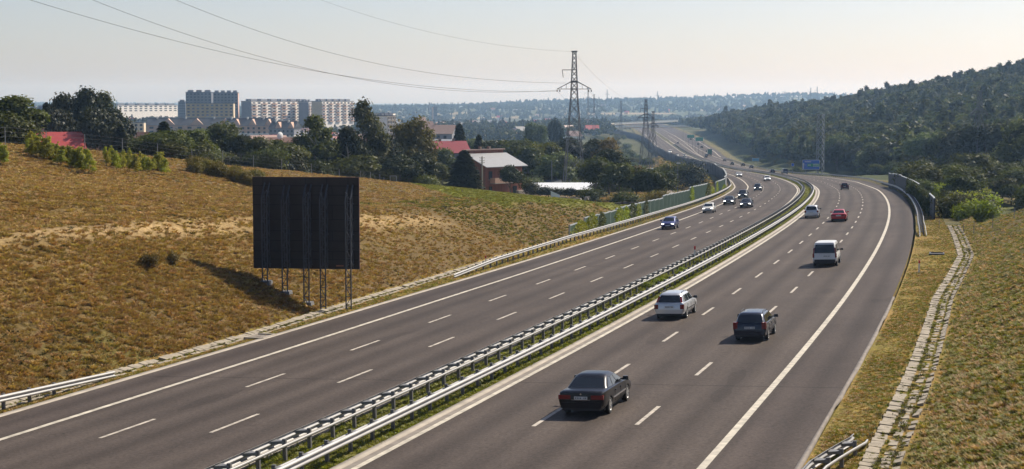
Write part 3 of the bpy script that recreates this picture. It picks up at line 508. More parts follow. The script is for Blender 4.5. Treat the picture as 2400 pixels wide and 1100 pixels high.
# ---------------------------------------------------------------- billboard
def billboard():
    Y=103.2; x0,_,zt=up(589,416,Y); x1,_,zb_=up(843,632,Y-.5); cx=(x0+x1)/2; w=x1-x0; h=zt-zb_; rz=math.radians(-6)
    root=empty('billboard','large dark billboard seen from behind on five lattice legs above the drain','billboard',(cx,Y,zb_),rz)
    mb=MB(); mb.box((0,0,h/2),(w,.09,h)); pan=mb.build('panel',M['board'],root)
    sm=MB(); rows=[0,.62,1.15,1.85,2.5,3.25,4.2,4.85,5.45]
    for z in rows[1:]: sm.box((0,-.052,h*z/6.0),(w-.05,.016,.035))
    for i in range(len(rows)):
        z0=h*rows[i]/6; z1=h*(rows[i+1] if i+1<len(rows) else 6)/6
        for k in range(5):
            x=-w/2+w*(k+.5+.25*(i%2))/5; sm.box((x,-.05,(z0+z1)/2),(.03,.014,z1-z0-.04))
    sm.build('panel_seam',M['board_seam'],pan)
    tg=MB(); tg.box((w/2-1.3,-.055,.22),(.5,.02,.09)); tg.build('maker_plate',mat('orange_plate',(.25,.10,.05),.6,.05),pan)
    tp=MB(); tp.box((w/2+.012,0,h/2),(.024,.12,h)); tp.box((0,0,h+.012),(w,.12,.024)); tp.build('edge_strip',mat('rusty_edge',(.09,.035,.03),.7,.2),pan)
    for px,pyb,pyt in [(617,656,430),(665,685,436),(717,711,433),(757,723,433),(818,720,434)]:
        wx=up(px,500,Y-.9)[0]; lx=(wx-cx)*math.cos(rz)+(-.9)*math.sin(rz); zg=max(gz(wx,Y-.9),up(px,pyb,Y-.9)[2]-.5)-zb_; zg=gz(wx,Y-.9)-zb_-.15; zt2=up(px,pyt,Y-.5)[2]-zb_
        lg=MB(); ya,yb=-.95,-.32
        for xx in (-.17,.17):
            lg.bar((lx+xx,ya,zg),(lx+xx,ya,zt2-.9),.075); lg.bar((lx+xx,ya,zt2-.9),(lx+xx,-.08,zt2),.07); lg.bar((lx+xx,yb,.1),(lx+xx,yb,zt2-.5),.06)
        z=zg+.1;k=0
        while z<zt2-1.0:
            s=1 if k%2 else -1
            lg.bar((lx-.17*s,ya,z),(lx+.17*s,ya,z+.62),.04); lg.bar((lx-.17,ya,z),(lx+.17,ya,z),.045); z+=.62;k+=1
            if z>.2: lg.bar((lx+.17,ya if k%2 else yb,z-.62),(lx+.17,yb if k%2 else ya,z),.035)
        for zz in np.arange(.3,zt2-.8,1.0): lg.bar((lx-.17,yb,zz),(lx-.17,-.04,zz),.05); lg.bar((lx+.17,yb,zz),(lx+.17,-.04,zz),.05)
        L=lg.build('leg',M['truss'],root)
        ft=MB(); ft.box((lx,(ya+yb)/2,zg+.12),(.75,1.0,.45),taper=.8); ft.build('footing',M['post'],L)
billboard()
# ---------------------------------------------------------------- delineator posts
def delineator(label,p,face=-1):
    r=empty('delineator_post',label,'delineator',tuple(p)); b=MB(); b.box((0,0,.45),(.10,.07,1.0),taper=.9); b.build('shaft',M['white_paint'],r); d=MB(); d.box((0,-.005,.86),(.112,.085,.22)); d.build('reflector',M['red_paint'],r); return r
delineator('white delineator post with red reflector in the grass beside the right hard shoulder',rp(78.4,17.5,-.05))
delineator('white delineator post with red reflector standing in the median',rp(90.5,-.95,.1)).scale=(1.2,1.2,1.3)
delineator('white delineator post with red reflector behind the start of the left guard rail',rp(88.8,-18.7,-.05))
delineator('small dark red marker post on the median rail near the far bend',rp(455,-1.6,0))
# ---------------------------------------------------------------- lattice pylons
def pylon(label,loc,H,wb,wt,rz,arms=True,light=False,far=False,bar=.14):
    root=empty('pylon',label,'pylon',loc,rz); mt=M['lattice_light'] if light else M['lattice']; b=MB(); br=MB()
    kz=.70; wk=wb*.30
    def wid(z):
        if not arms: return wb+(wt-wb)*z/H
        return wb+(wk-wb)*(z/(H*kz)) if z<H*kz else wk+(wt-wk)*((z-H*kz)/(H*(1-kz)))
    zs=[0]; 
    while zs[-1]<H*.985: zs.append(min(H,zs[-1]+max(wid(zs[-1])*(1.05 if not far else 1.7),H*.035)))
    for sx_,sy_ in ((-1,-1),(1,-1),(1,1),(-1,1)):
        leg=MB()
        for a,c in zip(zs[:-1],zs[1:]): leg.bar((sx_*wid(a)/2,sy_*wid(a)/2,a),(sx_*wid(c)/2,sy_*wid(c)/2,c),bar*(1.25-.6*a/H))
        leg.build('leg',mt,root)
    for i,(a,c) in enumerate(zip(zs[:-1],zs[1:])):
        wa,wc=wid(a)/2,wid(c)/2; t=bar*.62
        for (p,q) in (((-1,-1),(1,-1)),((1,-1),(1,1)),((1,1),(-1,1)),((-1,1),(-1,-1))):
            br.bar((p[0]*wa,p[1]*wa,a),(q[0]*wc,q[1]*wc,c),t*(2.2 if light else 1))
            if light: continue
            br.bar((q[0]*wa,q[1]*wa,a),(p[0]*wc,p[1]*wc,c),t)
            if i%3==0 and i: br.bar((p[0]*wa,p[1]*wa,a),(q[0]*wa,q[1]*wa,a),t*1.1)
    br.build('bracing',mt,root)
    if arms:
        z=H*.745; w=wid(z)/2
        for sg in (-1,1):
            a=MB(); e=Vector((sg*H*.118,0,z))
            for y in (-1,1): a.bar((sg*w,y*w,z),e,bar*(1.7 if far else .9)); a.bar((sg*w,y*w,z+H*.05),e,bar*(1.4 if far else .9))
            for t in (.35,.7): a.bar(Vector((sg*w,-w,z)).lerp(e,t),Vector((sg*w,w,z)).lerp(e,t),bar*.5); a.bar(Vector((sg*w,0,z+H*.05)).lerp(e,t),Vector((sg*w,0,z)).lerp(e,t),bar*.5)
            A=a.build('cross_arm',mt,root)
            for dx in (0,-.16):
                i_=MB(); i_.lathe([(.02,0),(.13,.05),(.13,.45),(.02,.5)],8,'z',(e.x+sg*dx*H*.118,0,e.z-.65)); i_.build('insulator',mt,A)
        bd=MB(); bd.bar((-w-.1,0,z+H*.05),(w+.1,0,z+H*.05),bar*2.6); bd.bar((-w-.1,0,z),(w+.1,0,z),bar*2.0); bd.build('waist_beam',mt,root)
        z2=H*.875; ob=MB(); ob.bar((wid(z2)/2,0,z2),(-H*.083,0,z2),bar*1.1); ob.bar((-H*.083,0,z2),(-H*.076,0,z2-H*.052),bar*.9); ob.build('side_arm',mt,root)
        cap=MB(); cap.box((0,0,H),(wt*1.7,wt*1.2,.3)); cap.build('peak_plate',mt,root)
    return root
P1=up(1345,462,354); G1=gz(P1[0],354); H1=up(1341,121,354)[2]-G1
pylon('tall grey lattice pylon rising from the trees left of the motorway, nearest of the pylons',(P1[0],354,G1),H1,4.9,.75,math.radians(6))
for sx_,lab in ((-1,'left'),(1,'right')):
    f=MB(); f.box((0,0,.45),(.34,.34,2.0)); f.box((0,0,1.55),(.42,.42,.5),1); x=up(1345+sx_*27,462,351)[0]; tag(f.build('concrete_post',[M['white_paint'],M['board']]),'white concrete post with a dark top at the %s foot of the nearest pylon'%lab,'post').location=(x,351,gz(x,351)+.3)
def pyl(label,px,pyb,pyt,Y,wb,wt,rz,**k):
    x,_,z=up(px,pyb,Y); g=gz(x,Y); return pylon(label,(x,Y,g),up(px,pyt,Y)[2]-g,wb,wt,rz,**k)
pyl('dark lattice pylon standing in the scrub right behind the dark noise wall',1513,395,234,700,5.2,.8,math.radians(10),far=True,bar=.16)
pyl('narrow lattice pylon just behind and right of the dark pylon by the noise wall',1530,390,262,760,4.2,.8,math.radians(30),far=True,bar=.13)
pyl('thin dark lattice pylon in front of the wooded hill at the right',2291,432,214,430,4.6,.7,math.radians(20),far=True,bar=.12)
pyl('square lattice mast with pale diagonals behind the blue direction sign',1922,398,268,560,2.2,1.9,math.radians(10),arms=False,light=True,bar=.14)
for i,(px,pb,pt,Y,lab) in enumerate([(1392,330,222,1500,'faint lattice pylon in haze right of the nearest pylon'),(1378,300,205,1700,'faint pylon in haze close to the right edge of the nearest pylon'),(1423,240,210,4200,'tiny pylon on the hazy skyline right of the nearest pylon'),(1541,240,214,4200,'tiny pylon on the hazy skyline above the overpass'),(1835,232,215,4600,'tiny pylon on the skyline left of the wooded hill'),(1900,232,206,3600,'left one of two close pylons on the skyline over the wood'),(1915,232,203,3600,'right one of two close pylons on the skyline over the wood'),(1455,330,238,1450,'faint lattice pylon in haze between the two larger pylons')]):
    pyl(lab,px,pb,pt,Y,5.5*(.6 if Y<2000 else 1),1.,math.radians(15),far=True,bar=.11 if Y<2000 else .26)
# ---------------------------------------------------------------- cables
def curve3(pts,n=60):
    pts=np.array(pts,float); t=np.concatenate([[0],np.cumsum(np.linalg.norm(np.diff(pts[:,:2],axis=0),axis=1))]); c=np.polyfit(t,pts[:,2],3 if len(pts)>4 else 2); tt=np.linspace(0,t[-1]+45,n)
    d=(pts[-1]-pts[0])[:2]/t[-1]; return [(pts[0,0]+d[0]*q,pts[0,1]+d[1]*q,np.polyval(c,q)) for q in tt]
def cable(label,pix,r=.028,slope=.464):
    x0,y0=P1[0],354.0; pts=[]
    ax=(pix[0][0]-1200)/F*y0
    for px,py in pix:
        k=(px-1200)/F; y=(ax-slope*y0)/(k-slope); pts.append(up(px,py,y))
    mb=MB(); mb.tube(curve3(pts),r,5,cap=True); tag(mb.build('power_cable',M['wire']),label,'cable',group='power cables running to the nearest pylon')
cable('lowest power cable sagging across the sky to the nearest pylon',[(1303,214),(1150,213.5),(900,191),(700,160),(500,118),(300,68),(72,0)])
cable('second lowest power cable sagging across the sky to the nearest pylon',[(1310,212),(1150,215),(1000,207),(850,190),(640,140),(420,74),(214,0)])
cable('power cable attached just above the cross arm of the nearest pylon',[(1325,195),(1150,188),(1000,170),(850,141),(700,104),(550,56),(415,0)])
cable('thin top earth wire running to the peak of the nearest pylon',[(1338,121),(1250,115),(1150,103),(1000,74),(870,39),(752,0)],.016)
def span(label,a,b,sag,r=.022):
    a=np.array(a);b=np.array(b); mb=MB(); mb.tube([tuple(a+(b-a)*t-np.array([0,0,4*sag*t*(1-t)])) for t in np.linspace(0,1,30)],r,4); tag(mb.build('power_cable',M['wire']),label,'cable')
span('thin earth wire dropping from the peak of the nearest pylon to the next pylon',up(1343,121,354),up(1513,236,700),4)
span('cable from the right cross arm of the nearest pylon to the next pylon',up(1380,212,354),up(1531,284,700),7)
span('cable from the left cross arm of the nearest pylon to the next pylon',up(1305,212,354),up(1497,284,700),7)
# ---------------------------------------------------------------- fences, poles, lamps
def fence(label,pts,h,wires,mt,pr=.05):
    b=Vector(pts[0]); r=empty('wire_fence',label,'fence',pts[0]); w=MB()
    for p in pts:
        q=Vector(p)-b; m=MB(); m.tube([q+Vector((0,0,-.3)),q+Vector((0,0,h))],pr,6); m.build('post',mt,r)
    for p,q in zip(pts[:-1],pts[1:]):
        for z in wires: w.bar(Vector(p)-b+Vector((0,0,z)),Vector(q)-b+Vector((0,0,z)),.012)
    w.build('wire',M['post'],r); return r
fp=[]
for px,Y in [(-90,152),(14,167),(110,178),(200,188),(288,197),(370,205),(450,214),(522,222),(594,231),(660,239),(730,247),(795,253),(845,256),(868,258),(890,260),(914,262)]:
    x=(px-1200)/F*Y; fp.append((x,Y,gz(x,Y)))
fence('wire fence with thin grey posts along the crest of the dry slope',fp,2.0,(.4,1.0,1.5,1.95),M['lattice_light'],.045)
def gate():
    x,Y,_=up(922,443,262); z=gz(x,Y); r=empty('gate_frame','pale square gate frame with side struts at the end of the crest fence','gate',(x,Y,z)); w=.52
    for s in (-1,1): m=MB(); m.tube([(s*w,0,-.3),(s*w,0,2.0)],.07,8); m.bar((s*w,0,1.3),(s*(w+.9),0,0),.07); m.build('post',M['lattice_light'],r)
    m=MB(); m.bar((-w,0,2.0),(w,0,2.0),.12); m.build('crossbar',M['lattice_light'],r); m=MB(); m.box((.05,0,1.1),(.9,.03,1.5)); 
    g=MB(); 
    for k in range(9): g.bar((-w,0,.2+k*.2),(w,0,.2+k*.2),.02)
    for k in range(6): g.bar((-w+.17*k+.08,0,.1),(-w+.17*k+.08,0,1.9),.02)
    g.build('mesh_infill',M['post'],r)
gate()
fr_=[]
for px,py,Y in [(2204,520,169),(2262,508,160),(2286,498,155),(2330,480,152),(2380,462,150),(2440,440,148)]:
    x=(px-1200)/F*Y; fr_.append((x,Y,gz(x,Y)))
fence('low wire fence with dark posts along the crest of the right slope',fr_,1.25,(.3,.6,.9,1.15),M['post'],.035)
def pole(label,px,pyb,pyt,Y,r,mt,kind='utility_pole',arms=True,rz=0,cat='pole'):
    x,_,z=up(px,pyb,Y); g=gz(x,Y); h=up(px,pyt,Y)[2]-g; o=empty(kind,label,cat,(x,Y,g),rz); m=MB(); m.tube([(0,0,-.3),(0,0,h)],[r,r*.7],8); m.build('shaft',mt,o)
    if arms:
        for k,z in enumerate((h-.3,h-.8,h-1.2)): a=MB(); a.bar((-.45,0,z),(.45,0,z),.08); a.tube([(-.42,0,z),(-.42,0,z+.16)],.05,6); a.tube([(.42,0,z),(.42,0,z+.16)],.05,6); a.build('crossarm',mt,o)
    return o
pole('pale concrete utility pole in front of the brick house',1130,448,367,300,.17,M['concrete'])
pole('dark wooden utility pole left of the brick house',1018,420,366,330,.14,M['wood'])
pole('thin grey pole among the bushes right of the brick house',1293,420,377,360,.11,M['lattice_light'],arms=False)
pole('short thin wooden pole standing in the green meadow',1083,478,445,205,.06,M['wood'],arms=False)
pole('second thin pole in the green meadow, near the dry slope',1014,476,440,215,.05,M['wood'],arms=False)
def lamp(label,px,pyb,pyt,Y,arm=1.2,dirx=1,r=.09):
    x,_,z=up(px,pyb,Y); g=gz(x,Y); h=up(px,pyt,Y)[2]-g; o=empty('street_lamp',label,'street lamp',(x,Y,g)); m=MB(); m.tube([(0,0,-.2),(0,0,h-.3),(dirx*.25,0,h)],[r,r*.6,r*.6],8); m.build('pole',M['lattice'],o); k=MB(); k.box((dirx*.5,0,h+.02),(.9,.45,.22),taper=.7); k.build('lamp_head',M['white_paint'],o); return o
lamp('street lamp with a white head beside the curved path near the bushes',1588,450,383,330,dirx=.3)
lamp('small street lamp in the scrub behind the right noise barrier',2190,425,405,330,dirx=.3)
for i,(s,o) in enumerate([(900,6.0),(960,7.2),(1020,8.2),(1080,9.3),(1150,10.3),(1220,11.5),(1300,13)]):
    p=rp(s,o); q=empty('street_lamp','slender street lamp in the row dividing the far slip road from the motorway','street lamp',tuple(p),0,'street lamps along the slip road divider'); m=MB(); m.tube([(0,0,0),(0,0,8.5),(.8,0,9)],[.11,.08,.07],6); m.build('pole',M['lattice'],q); k=MB(); k.box((1.1,0,9),(.8,.3,.15)); k.build('lamp_head',M['lattice_light'],q)
# ---------------------------------------------------------------- road signs
def sign(label,px,pyb,pyt,Y,wpx,mt,legs=2,clear=1.2,marks=None,post=M['lattice_light']):
    x,_,zb_=up(px,pyb,Y); zt=up(px,pyt,Y)[2]; g=gz(x,Y); w=wpx/F*Y; h=zt-zb_; o=empty('road_sign',label,'road sign',(x,Y,g),math.radians(-6)); m=MB(); m.box((0,0,(zb_+zt)/2-g),(w,.08,h)); pn=m.build('board',mt,o)
    e=MB(); t=max(.06,h*.03)
    for zz in (zb_-g+t/2,zt-g-t/2): e.box((0,-.05,zz),(w,.03,t))
    for xx in (-w/2+t/2,w/2-t/2): e.box((xx,-.052,(zb_+zt)/2-g),(t,.03,h))
    e.build('border',M['sign_white'],pn)
    for k in range(legs):
        xx=(-w*.3+w*.6*k) if legs>1 else 0; l=MB(); l.tube([(xx,.1,-.5),(xx,.1,zt-g-.2)],.09,6); l.build('leg',post,o)
    if marks: marks(pn,w,h,(zb_+zt)/2-g)
    return o
def marks_big(pn,w,h,zc):
    def at(fx,fz,fw,fh,mt,nm,dy=-.06):
        b=MB(); b.box((fx*w,dy,zc+fz*h),(fw*w,.03,fh*h)); return b.build(nm,mt,pn)
    at(.14,-.04,.70,.30,M['sign_green'],'green_field',-.055)
    a=MB(); a.box((-.43*w,-.07,zc-.2*h),(.05*w,.03,.5*h)); a.add([(-.49*w,-.085,zc+.04*h),(-.37*w,-.085,zc+.04*h),(-.43*w,-.085,zc+.22*h),(-.49*w,-.055,zc+.04*h),(-.37*w,-.055,zc+.04*h),(-.43*w,-.055,zc+.22*h)],[(0,1,2),(5,4,3),(0,3,4,1),(1,4,5,2),(2,5,3,0)]); a.bar((-.40*w,-.07,zc-.12*h),(-.29*w,-.07,zc+.02*h),.05*w,.03); a.build('arrow',M['sign_white'],pn)
    # the two words and the number are too small to read in the photograph: short strokes of their size
    for fx,fz,fw in ((.28,.05,.34),(.29,-.13,.36),(-.18,.30,.38)):
        b=MB(); n=9
        for k in range(n):
            xx=(fx-fw/2+fw*(k+.5)/n)*w; b.box((xx,-.08,zc+fz*h+(.01*h if k%3==1 else 0)),(fw*w/n*.66,.02,(.085 if k%2 else .07)*h))
        b.build('lettering',M['sign_white'],pn)
    b=MB()
    for k in range(3): b.box(((-.15+.06*k)*w,-.08,zc-.04*h),(.035*w,.02,.12*h))
    b.build('lettering',M['sign_white'],pn)
sign('large blue direction sign with a white arrow and green field beside the bend',1900.5,398,375,545,40,M['sign_blue'],marks=marks_big)
sign('small pale blue sign board beside the far carriageway, left of the large blue one',1771,378,371,700,16,mat('pale_blue_sign',(.10,.30,.42),.5,.05),clear=2)
sign('wide green direction sign beside the far slip road',1639,331,322,1180,18,M['sign_green'])
sign('second green sign further back beside the far slip road',1619,324,316,1300,17,M['sign_green'])
sign('small dark blue sign post at the road edge left of the large blue sign',1858,390,383,540,6,M['sign_blue'],legs=1)
# ---------------------------------------------------------------- cars
def paintm(name,col,metal=.35,rough=.3): return mat(name,col,rough,.04,2,metal=metal,coat=.2 if sum(col)<.06 else .35 if sum(col)<.2 else .7,spec=.22 if sum(col)<.06 else .3)
def loft_body(st):
    V=[];Q=[];n=14
    for x,w,zb_,zt in st:
        h=zt-zb_; half=[(0,zb_),(.80*w,zb_),(.955*w,zb_+.22*h),(w,zb_+.50*h),(.985*w,zt-.26*h),(.945*w,zt-.07*h),(.84*w,zt-.005),(0,zt+.018)]
        ring=half+[(-y,z) for y,z in half[-2:0:-1]]; V+= [(x,y,z) for y,z in ring]
    for i in range(len(st)-1):
        for j in range(n): Q.append((i*n+j,i*n+(j+1)%n,(i+1)*n+(j+1)%n,(i+1)*n+j))
    m=MB(); m.add(V,Q+[tuple(range(n))[::-1],tuple((len(st)-1)*n+j for j in range(n))]); return m
class Cab:
    def __init__(c,d): c.__dict__.update(d)
    def lim(c,t): 
        xr=c.xr0+(c.xr1-c.xr0)*t; xf=c.xf0+(c.xf1-c.xf0)*t; hw=c.hw0+(c.hw1-c.hw0)*t; z=c.zb+(c.H-.05-c.zb)*t; return xr,xf,hw,z
    def rear(c,y,t,off=0): xr,xf,hw,z=c.lim(t); return (xr-.07*(1-(y/hw)**2)-off,y,z)
    def front(c,y,t,off=0): xr,xf,hw,z=c.lim(t); return (xf+.14*(1-(y/hw)**2)+off,y,z)
    def side(c,sg,u,t,off=0): xr,xf,hw,z=c.lim(t); k=.10; return (xr+k+(xf-xr-2*k)*u,sg*(hw*(1-.035*(2*u-1)**4)+off),z)
    def ring(c,t,inset=0,dz=0):
        xr,xf,hw,z=c.lim(t); P=[]; k=hw-.09
        for i in range(6): P.append(c.rear(-k+2*k*i/5,t))
        for i in range(8): P.append(c.side(1,i/7,t))
        for i in range(6): P.append(c.front(k-2*k*i/5,t))
        for i in range(8): P.append(c.side(-1,1-i/7,t))
        cx=(xr+xf)/2; return [(cx+(x-cx)*(1-inset/((xf-xr)/2)),y*(1-inset/hw),zz+dz) for x,y,zz in P]
def patch(fn,u0,u1,t0,t1,nu=6,ntt=4,th=.0,flip=False):
    V=[fn(u0(t) + (u1(t)-u0(t))*i/nu if callable(u0) else u0+(u1-u0)*i/nu,t) for t in [t0+(t1-t0)*j/ntt for j in range(ntt+1)] for i in range(nu+1)]
    return V,[(j*(nu+1)+i,j*(nu+1)+i+1,(j+1)*(nu+1)+i+1,(j+1)*(nu+1)+i) for j in range(ntt) for i in range(nu)]
SPEC={
'sedan':dict(L=4.98,W=1.86,st=[(0,.80,.40,.66),(.035,.87,.34,.92),(.12,.905,.29,.985),(.45,.925,.25,1.0),(1.2,.93,.21,1.0),(2.4,.93,.2,.985),(3.4,.93,.2,.955),(3.8,.925,.2,.93),(4.4,.91,.23,.85),(4.78,.87,.27,.75),(4.93,.79,.31,.66),(4.98,.66,.38,.58)],
  cab=dict(xr0=.80,xf0=3.72,xr1=1.62,xf1=2.72,hw0=.83,hw1=.615,zb=.95,H=1.44),wh=(1.05,3.95),r=.33,win=[(.06,.30),(.34,.60),(.64,.95)],tail=[(-.012,.16,.40,.885,.70,.86)],head=(4.86,.42,.78,.58,.72),plate=(.0,.75),rearw=(.10,.86,.86)),
'wagon':dict(L=4.75,W=1.80,st=[(0,.78,.40,.62),(.03,.85,.34,.80),(.07,.875,.30,.98),(.4,.895,.26,1.0),(1.2,.90,.22,.99),(2.4,.90,.21,.975),(3.3,.90,.21,.95),(3.7,.895,.21,.92),(4.2,.88,.24,.85),(4.58,.84,.28,.74),(4.71,.76,.32,.64),(4.75,.64,.38,.56)],
  cab=dict(xr0=.06,xf0=3.62,xr1=.62,xf1=2.62,hw0=.82,hw1=.64,zb=.93,H=1.50),wh=(.98,3.75),r=.32,win=[(.05,.27),(.31,.55),(.59,.95)],tail=[(-.012,.14,.64,.868,.62,.88)],cabtail=(.12,.74),head=(4.62,.42,.76,.56,.70),plate=(-.0,.74),rearw=(.14,.86,.82),rails=1),
'estate':dict(L=4.55,W=1.72,st=[(0,.76,.40,.62),(.03,.82,.34,.82),(.07,.84,.30,.98),(.4,.855,.26,1.0),(1.2,.86,.22,.99),(2.4,.86,.21,.975),(3.2,.86,.21,.95),(3.6,.855,.21,.92),(4.1,.84,.24,.84),(4.40,.80,.28,.74),(4.51,.74,.32,.64),(4.55,.62,.38,.56)],
  cab=dict(xr0=.07,xf0=3.50,xr1=.58,xf1=2.55,hw0=.79,hw1=.62,zb=.93,H=1.46),wh=(.95,3.6),r=.31,win=[(.05,.27),(.31,.55),(.59,.95)],tail=[(-.014,.16,.62,.838,.68,1.02)],head=(4.42,.42,.74,.56,.70),plate=(-.0,.74),rearw=(.14,.88,.84),rails=1),
'van':dict(L=4.75,W=1.92,st=[(0,.84,.42,.58),(.02,.90,.36,.85),(.06,.93,.30,1.06),(.4,.955,.26,1.10),(1.4,.96,.24,1.10),(2.8,.96,.23,1.09),(3.5,.96,.23,1.06),(3.9,.955,.23,1.03),(4.3,.93,.26,.94),(4.58,.89,.30,.82),(4.71,.82,.34,.68),(4.75,.70,.40,.58)],
  cab=dict(xr0=.05,xf0=4.10,xr1=.24,xf1=3.05,hw0=.91,hw1=.80,zb=1.03,H=1.92),wh=(.95,3.90),r=.335,win=[(.03,.30),(.34,.62),(.67,.95)],tail=[(-.012,.10,.80,.928,.72,1.06)],cabtail=(.0,.55),head=(4.60,.44,.82,.66,.84),plate=(-.16,.84),rearw=(.06,.84,.86)),
'hatch':dict(L=3.95,W=1.68,st=[(0,.74,.40,.60),(.03,.80,.34,.80),(.08,.82,.30,.96),(.4,.835,.26,.98),(1.2,.84,.22,.97),(2.1,.84,.21,.955),(2.8,.84,.21,.93),(3.1,.835,.21,.91),(3.5,.82,.24,.83),(3.80,.78,.28,.73),(3.91,.71,.32,.64),(3.95,.60,.38,.56)],
  cab=dict(xr0=.10,xf0=3.02,xr1=.58,xf1=2.12,hw0=.77,hw1=.60,zb=.91,H=1.43),wh=(.66,3.13),r=.30,win=[(.08,.42),(.47,.95)],tail=[(-.012,.14,.58,.818,.66,.90)],head=(3.82,.40,.71,.56,.70),plate=(0,.70),rearw=(.14,.86,.80)),
'suv':dict(L=4.35,W=1.78,st=[(0,.80,.44,.66),(.03,.86,.38,.86),(.08,.88,.34,1.04),(.4,.89,.30,1.06),(1.3,.89,.27,1.05),(2.3,.89,.26,1.04),(3.1,.89,.26,1.01),(3.45,.885,.26,.99),(3.9,.87,.29,.91),(4.2,.83,.33,.80),(4.31,.76,.37,.70),(4.35,.64,.42,.60)],
  cab=dict(xr0=.10,xf0=3.36,xr1=.50,xf1=2.45,hw0=.82,hw1=.66,zb=.99,H=1.62),wh=(.82,3.48),r=.34,win=[(.05,.27),(.31,.57),(.61,.95)],tail=[(-.012,.16,.66,.878,.74,1.0)],head=(4.22,.42,.76,.64,.78),plate=(0,.78),rearw=(.14,.86,.82)),
}
_dg=None
def cut_wells(mb,wh,r,W):
    me=mb.mesh('_b',M['trim']); o=link('_b',me)
    cs=MB()
    for x in wh:
        for sg in (-1,1): cs.tube([(x,sg*(W/2-.30),r-.02),(x,sg*(W/2+.2),r-.02)],r+.065,20)
    co=link('_c',cs.mesh('_c',M['trim'])); md=o.modifiers.new('b','BOOLEAN'); md.operation='DIFFERENCE'; md.object=co; md.solver='EXACT'
    bpy.context.view_layer.update(); ev=o.evaluated_get(bpy.context.evaluated_depsgraph_get()); out=bpy.data.meshes.new_from_object(ev)
    bpy.data.objects.remove(o); bpy.data.objects.remove(co); return out
_bodies={}
def wheel_meshes(r):
    k=('w',r)
    if k not in _bodies:
        t=MB(); w=.20; t.lathe([(r*.64,-w/2),(r*.93,-w/2),(r,-w*.32),(r,w*.32),(r*.93,w/2),(r*.64,w/2),(r*.60,0),(r*.64,-w/2)],28,'y'); a=t.mesh('tyre',M['tyre'],40)
        d=MB(); d.lathe([(r*.66,w*.46),(r*.62,w*.50),(r*.56,w*.36),(.001,w*.30)],28,'y'); d.lathe([(r*.17,w*.30),(r*.15,w*.46),(.001,w*.48)],14,'y')
        for q in range(5):
            an=2*PI*q/5+.3; 
            for da in (-.13,.13): d.bar((r*.12*math.cos(an),w*.42,r*.12*math.sin(an)),(r*.60*math.cos(an+da),w*.45,r*.60*math.sin(an+da)),.035,.03)
        b=d.mesh('rim',M['rim'],40); g=MB()
        for q in range(5):
            an=2*PI*(q+.5)/5+.3; c=(r*.42*math.cos(an),w*.385,r*.42*math.sin(an)); 
            g.lathe([(.001,.0),(r*.13,0),(r*.13,.006),(.001,.006)],10,'y',(c[0],c[1]-.02,c[2]))
        _bodies[k]=(a,b)
    return _bodies[k]
